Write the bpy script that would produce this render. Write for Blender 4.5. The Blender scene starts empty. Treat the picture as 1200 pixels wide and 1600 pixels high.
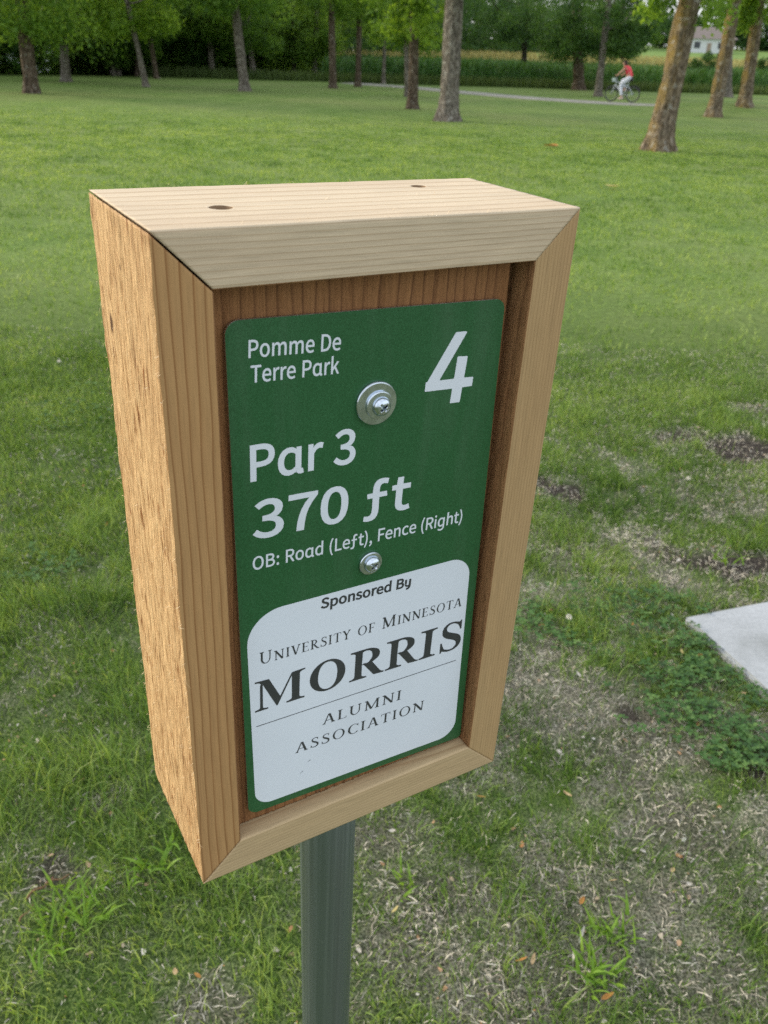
import bpy, bmesh, math, random
import numpy as np
from mathutils import Vector, Matrix, Euler

SC = bpy.context.scene
COL = SC.collection
rng = np.random.default_rng(7)
random.seed(7)
R = math.radians

# ------------------------------------------------------------------ camera
F_PX = 1309.574            # focal length in pixels of the 1200x1600 photograph
CAM_H = 1.40
# rows: world X, Y, Z in camera axes (x right, y down, z forward)
M = np.array([[0.9993880621605322, 0.034978582175618625, 0.0],
              [0.016713732064776422, -0.4775352018507549, 0.8784536311916672],
              [0.030727062526108313, -0.8779160721745232, -0.47782760264155344]])
cam_data = bpy.data.cameras.new('camera')
cam = bpy.data.objects.new('camera', cam_data)
COL.objects.link(cam)
m4 = Matrix.Identity(4)
for i in range(3):
    m4[i][0] = M[i, 0]; m4[i][1] = -M[i, 1]; m4[i][2] = -M[i, 2]
m4[2][3] = CAM_H
cam.matrix_world = m4
cam_data.sensor_fit = 'VERTICAL'
cam_data.sensor_height = 5.64
cam_data.sensor_width = 4.23
cam_data.lens = 5.64 * F_PX / 1600
cam_data.clip_start = 0.02
cam_data.clip_end = 5000
cam_data.dof.use_dof = True
cam_data.dof.focus_distance = 0.44
cam_data.dof.aperture_fstop = 3.1
SC.camera = cam

# ------------------------------------------------------------------ light
SUN_EL, SUN_AZ = R(24), R(-74)     # azimuth clockwise from +Y (view direction)
world = bpy.data.worlds.new('World')
SC.world = world
world.use_nodes = True
wn = world.node_tree.nodes; wl = world.node_tree.links
bgn = wn['Background']
sky = wn.new('ShaderNodeTexSky')
sky.sky_type = 'NISHITA'; sky.sun_disc = False
sky.sun_elevation = SUN_EL; sky.sun_rotation = SUN_AZ
sky.air_density = 1.0; sky.dust_density = 2.2; sky.ozone_density = 1.0
# thin bright overcast veil over the blue
mixs = wn.new('ShaderNodeMix'); mixs.data_type = 'RGBA'
cno = wn.new('ShaderNodeTexNoise'); cno.inputs['Scale'].default_value = 2.2; cno.inputs['Detail'].default_value = 6
cmr = wn.new('ShaderNodeMapRange'); cmr.inputs['From Min'].default_value = .35; cmr.inputs['From Max'].default_value = .65
cmr.inputs['To Min'].default_value = .35; cmr.inputs['To Max'].default_value = .75
tcw = wn.new('ShaderNodeTexCoord')
wl.new(tcw.outputs['Generated'], cno.inputs['Vector'])
wl.new(cno.outputs['Fac'], cmr.inputs['Value'])
wl.new(cmr.outputs['Result'], mixs.inputs['Factor'])
wl.new(sky.outputs['Color'], mixs.inputs['A'])
mixs.inputs['B'].default_value = (11.5, 11.8, 12.4, 1)
wl.new(mixs.outputs['Result'], bgn.inputs['Color'])
bgn.inputs['Strength'].default_value = 0.088
sun_data = bpy.data.lights.new('sun', 'SUN')
sun_data.energy = 1.5; sun_data.angle = R(12); sun_data.color = (1.0, 0.86, 0.66)
sun = bpy.data.objects.new('sun', sun_data)
COL.objects.link(sun)
sd = Vector((math.sin(SUN_AZ) * math.cos(SUN_EL), math.cos(SUN_AZ) * math.cos(SUN_EL), math.sin(SUN_EL)))
sun.rotation_euler = sd.to_track_quat('Z', 'Y').to_euler()
sun.location = (-20, 8, 12)

SC.view_settings.view_transform = 'Standard'
SC.view_settings.look = 'None'
SC.view_settings.gamma = 1
SC.view_settings.use_curve_mapping = False
SC.view_settings.exposure = 0.90
SC.cycles.use_denoising = False
SC.cycles.max_bounces = 6
SC.cycles.diffuse_bounces = 3
SC.cycles.glossy_bounces = 3
SC.cycles.transmission_bounces = 3
SC.cycles.transparent_max_bounces = 4

# ------------------------------------------------------------------ helpers
def ray(px, py):
    return M @ np.array([(px - 600) / F_PX, (py - 800) / F_PX, 1.0])
def at(px, py):
    r = ray(px, py); k = CAM_H / -r[2]
    return np.array([r[0] * k, r[1] * k])
def at_y(px, py, Y):
    r = ray(px, py); k = Y / r[1]
    return np.array([r[0] * k, Y, CAM_H + r[2] * k])
def to_px(P):
    P = np.atleast_2d(P) - np.array([0, 0, CAM_H]); c = P @ M
    return np.stack([600 + F_PX * c[:, 0] / c[:, 2], 800 + F_PX * c[:, 1] / c[:, 2]], 1)

def props(o, label=None, cat=None, group=None, kind=None):
    if label: o['label'] = label
    if cat: o['category'] = cat
    if group: o['group'] = group
    if kind: o['kind'] = kind
    return o
def empty(name, loc=(0, 0, 0), label=None, cat=None, group=None):
    o = bpy.data.objects.new(name, None); o.empty_display_size = .1
    COL.objects.link(o); o.location = loc
    return props(o, label, cat, group)
def link(name, me, parent=None, loc=None):
    o = bpy.data.objects.new(name, me); COL.objects.link(o)
    if parent: o.parent = parent
    if loc is not None: o.location = loc
    return o
def mesh_np(name, V, Fc, mat=None, smooth=False, attrs=None, mats=None, mat_idx=None):
    """V (n,3); Fc list of arrays (m,k) of equal-size faces."""
    me = bpy.data.meshes.new(name)
    V = np.ascontiguousarray(V, np.float32)
    if not isinstance(Fc, (list, tuple)): Fc = [Fc]
    Fc = [np.asarray(f, np.int32) for f in Fc if len(f)]
    nl = sum(f.size for f in Fc); nf = sum(len(f) for f in Fc)
    me.vertices.add(len(V)); me.vertices.foreach_set('co', V.ravel())
    me.loops.add(nl); me.polygons.add(nf)
    me.loops.foreach_set('vertex_index', np.concatenate([f.ravel() for f in Fc]))
    st = []; c = 0
    for f in Fc:
        st.append(c + np.arange(len(f)) * f.shape[1]); c += f.size
    me.polygons.foreach_set('loop_start', np.concatenate(st).astype(np.int32))
    if smooth: me.polygons.foreach_set('use_smooth', np.ones(nf, bool))
    if mats:
        for m in mats: me.materials.append(m)
        me.polygons.foreach_set('material_index', np.asarray(mat_idx, np.int32))
    elif mat: me.materials.append(mat)
    me.update(calc_edges=True)
    for k, a in (attrs or {}).items():
        at_ = me.attributes.new(k, 'FLOAT', 'POINT'); at_.data.foreach_set('value', np.asarray(a, np.float32))
    return me
def hash2(ix, iy, s=0):
    n = (ix.astype(np.int64) * 374761393 + iy.astype(np.int64) * 668265263 + s * 1274126177) & 0xffffffff
    n = ((n ^ (n >> 13)) * 1274126177) & 0xffffffff
    return ((n ^ (n >> 16)) & 0xffff) / 65535.0
def vnoise(x, y, s=0):
    ix = np.floor(x); iy = np.floor(y); fx = x - ix; fy = y - iy
    fx = fx * fx * (3 - 2 * fx); fy = fy * fy * (3 - 2 * fy)
    a = hash2(ix, iy, s); b = hash2(ix + 1, iy, s); c = hash2(ix, iy + 1, s); d = hash2(ix + 1, iy + 1, s)
    return (a * (1 - fx) + b * fx) * (1 - fy) + (c * (1 - fx) + d * fx) * fy
def fbm(x, y, o=4, s=0):
    v = 0; a = .5; t = 0
    for i in range(o):
        v = v + a * vnoise(x * 2 ** i + 17.3 * i, y * 2 ** i + 5.1 * i, s + i); t += a; a *= .5
    return v / t
def sstep(a, b, x):
    t = np.clip((x - a) / (b - a), 0, 1); return t * t * (3 - 2 * t)

# ------------------------------------------------------------------ materials
class NT:
    def __init__(s, name):
        s.m = bpy.data.materials.new(name); s.m.use_nodes = True
        s.n = s.m.node_tree.nodes; s.l = s.m.node_tree.links
        s.b = s.n['Principled BSDF']; s.out = s.n['Material Output']
    def node(s, t, **kw):
        n = s.n.new(t)
        for k, v in kw.items(): setattr(n, k, v)
        return n
    def set(s, n, k, v):
        if hasattr(v, 'node') or isinstance(v, bpy.types.NodeSocket): s.l.new(v, n.inputs[k])
        else: n.inputs[k].default_value = v
    def coord(s, kind='Object', scale=(1, 1, 1), rot=(0, 0, 0)):
        t = s.node('ShaderNodeTexCoord'); mp = s.node('ShaderNodeMapping')
        mp.inputs['Scale'].default_value = scale; mp.inputs['Rotation'].default_value = rot
        s.l.new(t.outputs[kind], mp.inputs['Vector']); return mp.outputs['Vector']
    def noise(s, vec, scale=5, detail=3, rough=.5, dist=0):
        n = s.node('ShaderNodeTexNoise'); s.l.new(vec, n.inputs['Vector'])
        n.inputs['Scale'].default_value = scale; n.inputs['Detail'].default_value = detail
        n.inputs['Roughness'].default_value = rough; n.inputs['Distortion'].default_value = dist
        return n.outputs['Fac']
    def vor(s, vec, scale=5, feature='F1'):
        n = s.node('ShaderNodeTexVoronoi', feature=feature); s.l.new(vec, n.inputs['Vector'])
        n.inputs['Scale'].default_value = scale; return n
    def ramp(s, fac, stops, interp='LINEAR'):
        n = s.node('ShaderNodeValToRGB'); n.color_ramp.interpolation = interp
        s.l.new(fac, n.inputs['Fac']); e = n.color_ramp.elements
        while len(e) > 1: e.remove(e[-1])
        for i, (p, c) in enumerate(stops):
            q = e[0] if i == 0 else e.new(p)
            q.position = p
            if not hasattr(c, '__len__'): c = (c, c, c)
            q.color = (*c, 1)
        return n.outputs['Color']
    def math(s, op, a, b=0.0, c=None):
        n = s.node('ShaderNodeMath', operation=op); s.set(n, 0, a); s.set(n, 1, b)
        if c is not None: s.set(n, 2, c)
        return n.outputs[0]
    def mix(s, f, a, b, blend='MIX'):
        n = s.node('ShaderNodeMix', data_type='RGBA', blend_type=blend)
        for k, v in (('Factor', f), ('A', a), ('B', b)):
            if isinstance(v, tuple) and len(v) == 3: v = (*v, 1)
            s.set(n, k, v)
        return n.outputs['Result']
    def sep(s, vec):
        n = s.node('ShaderNodeSeparateXYZ'); s.l.new(vec, n.inputs[0]); return n.outputs
    def attr(s, name):
        n = s.node('ShaderNodeAttribute', attribute_name=name); return n.outputs['Fac']
    def bump(s, h, strength=.5, dist=.001, prev=None):
        n = s.node('ShaderNodeBump'); s.l.new(h, n.inputs['Height'])
        n.inputs['Strength'].default_value = strength; n.inputs['Distance'].default_value = dist
        if prev is not None: s.l.new(prev, n.inputs['Normal'])
        return n.outputs['Normal']
    def fin(s, col=None, rough=.7, normal=None, metal=0, spec=.5):
        if col is not None:
            if isinstance(col, tuple): col = (*col[:3], 1)
            s.set(s.b, 'Base Color', col)
        s.set(s.b, 'Roughness', rough); s.set(s.b, 'Metallic', metal)
        s.b.inputs['Specular IOR Level'].default_value = spec
        if normal is not None: s.l.new(normal, s.b.inputs['Normal'])
        return s.m

def wood_mat(name, early, late, fz, fy, wob=1.0, rough_saw=0.0, seed=0.0, contrast=1.0, knots=()):
    """cedar: rings across local y/z, grain along local x"""
    t = NT(name)
    v = t.coord(); s = t.sep(v)
    lowv = t.coord(scale=(4, 18, 18)); low = t.noise(lowv, 1.0, 3, .5)
    low2 = t.noise(t.coord(scale=(9, 60, 60)), 1.0, 2, .5)
    ph = t.math('MULTIPLY_ADD', s[2], fz, t.math('MULTIPLY_ADD', s[1], fy, seed))
    ph = t.math('ADD', ph, t.math('MULTIPLY', t.math('SUBTRACT', low, .5), 5.0 * wob))
    ph = t.math('ADD', ph, t.math('MULTIPLY', t.math('SUBTRACT', low2, .5), .9 * wob))
    fr = t.math('FRACT', ph)
    ring = t.ramp(fr, [(0, 0), (.5, .06), (.76, .26), (.90, 1), (.955, .8), (1.0, 0)])
    fib = t.noise(t.coord(scale=(45, 1500, 1500)), 1.0, 3, .6)
    fib2 = t.noise(t.coord(scale=(12, 330, 330)), 1.0, 2, .5)
    bl = t.noise(t.coord(scale=(7, 25, 25)), 1.0, 3, .5)
    rs = t.math('MULTIPLY', ring, contrast)
    rs = t.math('MULTIPLY', rs, t.math('MULTIPLY_ADD', bl, .9, .35))
    col = t.mix(rs, early, late)
    fcol = t.ramp(fib, [(.3, .86 - .12 * rough_saw), (.5, 1.0), (.7, 1.09 + .1 * rough_saw)])
    col = t.mix(1.0, col, fcol, 'MULTIPLY')
    fcol2 = t.ramp(fib2, [(.3, .95), (.7, 1.04)])
    col = t.mix(1.0, col, fcol2, 'MULTIPLY')
    bc = t.ramp(bl, [(.3, (.93, .88, .84)), (.7, (1.06, 1.05, 1.03))])
    col = t.mix(1.0, col, bc, 'MULTIPLY')
    n = t.bump(fib, .25, .0004)
    if rough_saw:
        tear = t.noise(t.coord(scale=(62, 820, 820)), 1.0, 4, .7)
        tr = t.ramp(tear, [(.32, (.36, .24, .14)), (.44, (.82, .75, .66)), (.55, (1.03, 1.02, .98)), (.72, (1.28, 1.27, 1.2))])
        col = t.mix(rough_saw, col, tr, 'MULTIPLY')
        pit = t.noise(t.coord(scale=(50, 480, 480)), 1.0, 3, .6)
        pr = t.ramp(pit, [(.60, 1.0), (.67, (.40, .23, .12))])
        col = t.mix(rough_saw, col, pr, 'MULTIPLY')
        n = t.bump(tear, 1.0, .0013, n)
    n = t.bump(ring, -.18, .0006, n)
    for kx, ky, kr in knots:
        dx = t.math('MULTIPLY', t.math('SUBTRACT', s[0], kx), .55 / kr); dy = t.math('DIVIDE', t.math('SUBTRACT', s[1], ky), kr)
        q = t.math('SQRT', t.math('ADD', t.math('MULTIPLY', dx, dx), t.math('MULTIPLY', dy, dy)))
        q = t.math('ADD', q, t.math('MULTIPLY', t.math('SUBTRACT', fib2, .5), .9))
        col = t.mix(t.ramp(q, [(0, 1), (.55, .95), (.8, .35), (1, 0)]), col, (.09, .04, .018))
    return t.fin(col, .72, n, spec=.25)

def leaf_mat(name, dark, mid, light, trans=.4, rough=.55):
    t = NT(name)
    a = t.attr('tint')
    col = t.ramp(a, [(0, dark), (.5, mid), (1, light)])
    t.fin(col, rough, spec=.3)
    tr = t.node('ShaderNodeBsdfTranslucent')
    tc = t.mix(1.0, col, (1.25, 1.15, .55), 'MULTIPLY'); t.l.new(tc, tr.inputs['Color'])
    mx = t.node('ShaderNodeMixShader'); mx.inputs[0].default_value = trans
    t.l.new(t.b.outputs[0], mx.inputs[1]); t.l.new(tr.outputs[0], mx.inputs[2])
    t.l.new(mx.outputs[0], t.out.inputs['Surface'])
    return t.m
def plain(name, col, rough=.6, metal=0, spec=.4):
    t = NT(name)
    n = t.noise(t.coord(), 40, 3)
    c = t.mix(1.0, col, t.ramp(n, [(.3, .88), (.7, 1.1)]), 'MULTIPLY')
    return t.fin(c, rough, metal=metal, spec=spec)

# ------------------------------------------------------------------ terrain
def gauss(x, y, cx, cy, sx, sy): return np.exp(-((x - cx) / sx) ** 2 - ((y - cy) / sy) ** 2)
def ground_z(x, y):
    x = np.asarray(x, float); y = np.asarray(y, float)
    z = .035 * (fbm(x * .35, y * .35, 3, 3) - .5) * sstep(3, 9, y)
    z = z + .022 * (fbm(x * 3.1, y * 3.1, 3, 9) - .5) * (1 - sstep(5, 12, y))
    z = z + 5.4 * (np.clip(y - 66, 0, 210) / 190) ** 1.55 * sstep(-25, 10, x + 0 * y)
    z = z + .25 * sstep(8.3, 10.4, x) * (1 - sstep(22, 30, x)) * np.exp(-((y - 32.6) / 1.9) ** 2) * 1.4
    return z
# bare / dry spots: px centre, radii in px (x, y), dryness, bareness
SPOTS = [(950, 1400, 220, 90, .85, .4), (930, 1530, 220, 80, .8, .4), (640, 1500, 120, 110, .8, .45), (1130, 1560, 140, 100, .8, .4),
         (90, 1375, 80, 42, .8, 1.0), (180, 1240, 50, 32, .8, .6), (350, 1540, 80, 60, .8, .5), (1010, 1180, 110, 70, .8, .5),
         (925, 1060, 90, 36, .8, .3), (962, 1112, 40, 26, .15, 1.2), (872, 768, 60, 18, .1, 1.3), (1060, 680, 60, 16, .5, .9), (1165, 702, 80, 30, .15, 1.3),
         (1180, 640, 60, 14, .8, .6), (1150, 882, 100, 34, .1, 1.35), (1050, 862, 75, 22, .3, .9), (1190, 1190, 44, 44, .1, 1.3),
         (880, 870, 60, 28, .7, .4), (600, 1290, 70, 50, .8, .5), (700, 1400, 130, 90, 1, .5), (60, 780, 40, 14, .3, .4), (130, 1480, 60, 22, .5, .4),
         (1075, 1290, 110, 60, .9, .6), (830, 1580, 150, 60, .9, .5)]
SPW = []
for (px, py, rx, ry, dr, ba) in SPOTS:
    c = at(px, py); a = at(px + rx, py); b = at(px, py - ry * .9)
    SPW.append((c[0], c[1], abs(a[0] - c[0]), abs(b[1] - c[1]), dr, ba))
def spots(x, y):
    dry = np.zeros_like(x); bare = np.zeros_like(x)
    wx = x + .09 * (fbm(x * 9, y * 9, 3, 21) - .5) * 2; wy = y + .09 * (fbm(x * 9, y * 9, 3, 31) - .5) * 2
    for cx, cy, rx, ry, dr, ba in SPW:
        g = 1 - sstep(.45, 1.15, np.sqrt(((wx - cx) / rx) ** 2 + ((wy - cy) / ry) ** 2))
        dry = np.maximum(dry, g * dr); bare = np.maximum(bare, g * ba)
    nz = fbm(x * 4.5, y * 4.5, 4, 41)
    mod = .12 + 1.15 * fbm(x * 13, y * 13, 3, 43); dry = dry * mod; bare = bare * (.75 + .35 * vnoise(x * 22, y * 22, 44))
    near = 1 - sstep(1.9, 3.6, y - .25 * x)
    right = sstep(-.35, .55, x + .15 * (y - 1))
    g = sstep(.52, .66, nz) * near * (.35 + .65 * right)
    dry = np.maximum(dry, g * .8); bare = np.maximum(bare, g * .3)
    dry = np.maximum(dry, .62 * sstep(.35, .75, fbm(x * 17, y * 17, 2, 46)) * (.25 + .75 * right) * (1 - sstep(2.5, 4, y)))
    bare = np.clip(bare, 0, 1); dry = dry * (1 - .75 * sstep(.7, 1, bare))
    return dry, bare

def lawn_material():
    t = NT('lawn_ground')
    pos = t.node('ShaderNodeNewGeometry').outputs['Position']
    big = t.noise(pos, .22, 4, .55); midn = t.noise(pos, 1.3, 4, .6); fine = t.noise(pos, 24, 4, .65); vf = t.noise(pos, 210, 4, .65)
    streak = t.noise(t.coord('Object', (.5, .12, 1)), 1.6, 3, .5)
    g = t.ramp(midn, [(.3, (.095, .165, .036)), (.5, (.132, .205, .050)), (.72, (.18, .25, .072))])
    g = t.mix(t.ramp(big, [(.42, 0.0), (.66, .5)]), g, (.180, .205, .080))
    g = t.mix(t.ramp(streak, [(.45, 0.0), (.7, .35)]), g, (.19, .23, .085))
    g = t.mix(1.0, g, t.ramp(fine, [(.3, .62), (.7, 1.38)]), 'MULTIPLY')
    near = t.attr('near')
    soil = t.ramp(vf, [(.3, (.018, .016, .014)), (.52, (.045, .038, .032)), (.68, (.10, .09, .077)), (.8, (.28, .26, .24))])
    thatch = t.ramp(vf, [(.33, (.03, .028, .022)), (.47, (.17, .16, .125)), (.58, (.38, .36, .29)), (.72, (.60, .58, .50))])
    under = t.mix(t.attr('dry'), t.ramp(vf, [(.34, (.016, .030, .008)), (.50, (.060, .105, .024)), (.62, (.14, .19, .06)), (.76, (.30, .31, .16))]), thatch)
    under = t.mix(t.attr('bare'), under, soil)
    col = t.mix(near, g, under)
    fld = t.attr('field')
    sc_ = t.node('ShaderNodeSeparateXYZ'); t.l.new(pos, sc_.inputs[0])
    fy = t.math('DIVIDE', t.math('ADD', sc_.outputs[1], t.math('MULTIPLY', big, 14.0)), 320.0)
    fcol = t.ramp(fy, [(0, (.05, .10, .02)), (.31, (.10, .16, .03)), (.36, (.27, .23, .09)), (.50, (.30, .25, .11)), (.56, (.15, .23, .06)), (.9, (.16, .25, .07))])
    col = t.mix(fld, col, fcol)
    n = t.bump(fine, .5, .02); n = t.bump(vf, .6, .006, n)
    return t.fin(col, .95, n, spec=.1)

def axis(*segs):
    out = [np.arange(a, b, s) for a, b, s in segs]; return np.concatenate(out)
gx_pos = np.concatenate([np.arange(0, 2.2, .03), 2.2 * (1.06 ** np.arange(0, 103))])
gx = np.concatenate([-gx_pos[:0:-1], gx_pos])
gy = np.concatenate([-3 * (1.25 ** np.arange(20, -1, -1)), np.arange(-2.5, .4, .25), np.arange(.45, 4.2, .03), 4.2 * (1.04 ** np.arange(0, 148))])
GX, GY = np.meshgrid(gx, gy)
GZ = ground_z(GX, GY)
dry_g, bare_g = spots(GX, GY)
V = np.stack([GX, GY, GZ - .03 * 0], 2).reshape(-1, 3)
ni, nj = GX.shape
idx = np.arange(ni * nj).reshape(ni, nj)
Fq = np.stack([idx[:-1, :-1], idx[:-1, 1:], idx[1:, 1:], idx[1:, :-1]], -1).reshape(-1, 4)
# the cornfield's near edge runs away to the left
e0 = at(600, 131); e1 = at(1200, 149)
def field_edge(x): return e0[1] + (x - e0[0]) * (e1[1] - e0[1]) / (e1[0] - e0[0])
FLD = sstep(-.5, .5, (GY - field_edge(GX) + 1.0)).ravel()
gm = mesh_np('ground', V, Fq, lawn_material(), True,
             {'near': (1 - sstep(3.2, 6.5, GY)).ravel(), 'dry': dry_g.ravel(), 'bare': bare_g.ravel(), 'field': FLD})
props(link('ground', gm), kind='structure')

# ------------------------------------------------------------------ path, concrete pad
def path_strip():
    t = NT('path_concrete')
    n1 = t.noise(t.coord(), 1.2, 4); n2 = t.noise(t.coord(), 30, 3)
    c = t.ramp(n1, [(.3, (.25, .245, .215)), (.7, (.34, .33, .29))]); c = t.mix(1.0, c, t.ramp(n2, [(.3, .88), (.7, 1.1)]), 'MULTIPLY')
    m = t.fin(c, .9, spec=.2)
    pts = [at(545, 130.5), at(565, 131.5), at(640, 137), at(700, 142.5), at(780, 150), at(860, 156), at(940, 161), at(1030, 165.5), at(1110, 167.5), at(1200, 168), at(1330, 166)]
    P = np.array(pts); t_ = np.arange(len(P)); tt = np.linspace(0, len(P) - 1, 90)
    P = np.stack([np.interp(tt, t_, P[:, 0]), np.interp(tt, t_, P[:, 1])], 1)
    for _ in range(6): P[1:-1] = (P[:-2] + 2 * P[1:-1] + P[2:]) / 4
    d = np.gradient(P, axis=0); d /= np.linalg.norm(d, axis=1)[:, None]; nn = np.stack([-d[:, 1], d[:, 0]], 1)
    V = []
    for o, zz in ((-1.0, -.06), (-1.0, .02), (-.5, .025), (0, .028), (.5, .025), (1.0, .02), (1.0, -.06)):
        q = P + nn * o; V.append(np.stack([q[:, 0], q[:, 1], ground_z(q[:, 0], q[:, 1]) + zz], 1))
    V = np.stack(V, 1); k = V.shape[1]; idx = np.arange(len(P) * k).reshape(len(P), k)
    F = np.stack([idx[:-1, :-1], idx[:-1, 1:], idx[1:, 1:], idx[1:, :-1]], -1).reshape(-1, 4)[:, ::-1]
    props(link('path', mesh_np('path', V.reshape(-1, 3), F, m, False)), kind='structure')
    return P
PATH = path_strip()

KP = (CAM_H - .028) / CAM_H
PAD_C = at(1070, 963) * KP
pe1 = at(1200, 938) * KP - PAD_C; pe1 /= np.linalg.norm(pe1)
pe2 = at(1200, 1080) * KP - PAD_C; pe2 /= np.linalg.norm(pe2)
def concrete_pad():
    t = NT('pad_concrete')
    n1 = t.noise(t.coord(), 3, 5); n2 = t.noise(t.coord(scale=(1, 1, 1)), 160, 3); br = t.noise(t.coord(scale=(12, 260, 40), rot=(0, 0, .5)), 1, 3)
    c = t.ramp(n1, [(.3, (.25, .27, .27)), (.45, (.36, .385, .40)), (.6, (.40, .425, .445)), (.75, (.36, .37, .36))])
    c = t.mix(1.0, c, t.ramp(n2, [(.3, .86), (.7, 1.08)]), 'MULTIPLY'); c = t.mix(1.0, c, t.ramp(br, [(.3, .93), (.7, 1.05)]), 'MULTIPLY')
    m = t.fin(c, .85, t.bump(br, .5, .002, t.bump(n2, .5, .001)), spec=.25)
    bm = bmesh.new()
    W, L, T = 1.6, 1.25, .10
    q = [PAD_C, PAD_C + pe1 * W, PAD_C + pe1 * W + pe2 * L, PAD_C + pe2 * L]
    zt = .028
    vt = [bm.verts.new((p[0], p[1], zt)) for p in q]; vb = [bm.verts.new((p[0], p[1], zt - T)) for p in q]
    bm.faces.new(vt[::-1]); bm.faces.new(vb)
    for i in range(4): bm.faces.new((vt[i], vt[(i + 1) % 4], vb[(i + 1) % 4], vb[i]))
    bmesh.ops.recalc_face_normals(bm, faces=bm.faces)
    bmesh.ops.bevel(bm, geom=[e for e in bm.edges], offset=.006, segments=2, affect='EDGES')
    me = bpy.data.meshes.new('concrete_pad'); bm.to_mesh(me); bm.free(); me.materials.append(m)
    props(link('concrete_pad', me), 'pale grey concrete tee pad set in the grass right of the sign', 'concrete pad')
concrete_pad()
def in_pad(x, y, mg=.0):
    A = np.array([pe1, pe2]).T; inv = np.linalg.inv(A)
    u = inv[0, 0] * (x - PAD_C[0]) + inv[0, 1] * (y - PAD_C[1]); v = inv[1, 0] * (x - PAD_C[0]) + inv[1, 1] * (y - PAD_C[1])
    return (u > -mg) & (v > -mg) & (u < 1.6 + mg) & (v < 1.25 + mg)
def near_path(x, y, w=1.3):
    d = np.full(x.shape, 1e9)
    m = y > 30
    if m.any():
        dd = ((x[m][:, None] - PATH[None, :, 0]) ** 2 + (y[m][:, None] - PATH[None, :, 1]) ** 2).min(1); d[m] = np.sqrt(dd)
    return d < w

# ------------------------------------------------------------------ the box sign on its pole
Rb = Matrix(((0.8585470938302836, -0.5123501846658342, 0.019853864824259392),
             (0.5126371889283359, 0.8584952360108393, -0.013749264502040504),
             (-0.010000010161390044, 0.02198222053340232, 0.9997083483582565))).to_quaternion().to_matrix()
BOX_C = Vector((-0.0036604, 0.3504166, CAM_H - 0.2282251))
BW, BH, BT, BD, BR_ = .196, .34416, .02253, .08881, .0095
POLE_X, POLE_Y, POLE_R = .0058, .0545, .0192
def box_to_world(v): return BOX_C + Rb @ Vector(v)
# base of the pole on the ground
k = 1.0
axis_d = Rb @ Vector((0.012, 0, -1)); p0 = box_to_world((POLE_X, POLE_Y, -.24))
tz = p0.z / -axis_d.z
foot = p0 + axis_d * tz
sign = empty('tee_sign', foot, 'cedar framed box sign with green hole 4 plate on a galvanised pole', 'sign')
sign.rotation_euler = Rb.to_euler()
SOFF = Rb.transposed() @ (BOX_C - foot)       # box centre in the sign's own frame
def sbox(v=(0, 0, 0)): return SOFF + Vector(v)

M_top = wood_mat('cedar_top_rail', (.57, .48, .345), (.34, .235, .13), 400, 95, .35, 0, .3, .75)
M_left = wood_mat('cedar_left_stile', (.43, .26, .115), (.21, .09, .028), 235, 30, .5, 0, .15, .95)
M_leftR = wood_mat('cedar_left_rough', (.63, .435, .235), (.48, .30, .145), 120, 60, 1.0, 1.0, .6, .25, [(.1195, .0712, .0036), (.150, .044, .0012)])
M_right = wood_mat('cedar_right_stile', (.44, .305, .155), (.26, .155, .065), 520, 120, .35, 0, .0, .7)
M_bot = wood_mat('cedar_bottom_rail', (.50, .385, .225), (.31, .20, .10), 430, 90, .6, 0, .4, .7)
M_inner = wood_mat('cedar_shaded_inner', (.30, .16, .072), (.16, .075, .03), 330, 90, .8, .5, .2, .7)  # shade on the unlit inner faces is put into this darker brown
M_panel = wood_mat('cedar_back_panel', (.30, .15, .062), (.14, .062, .025), 60, 165, .9, .25, .35, 1.0)

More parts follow.
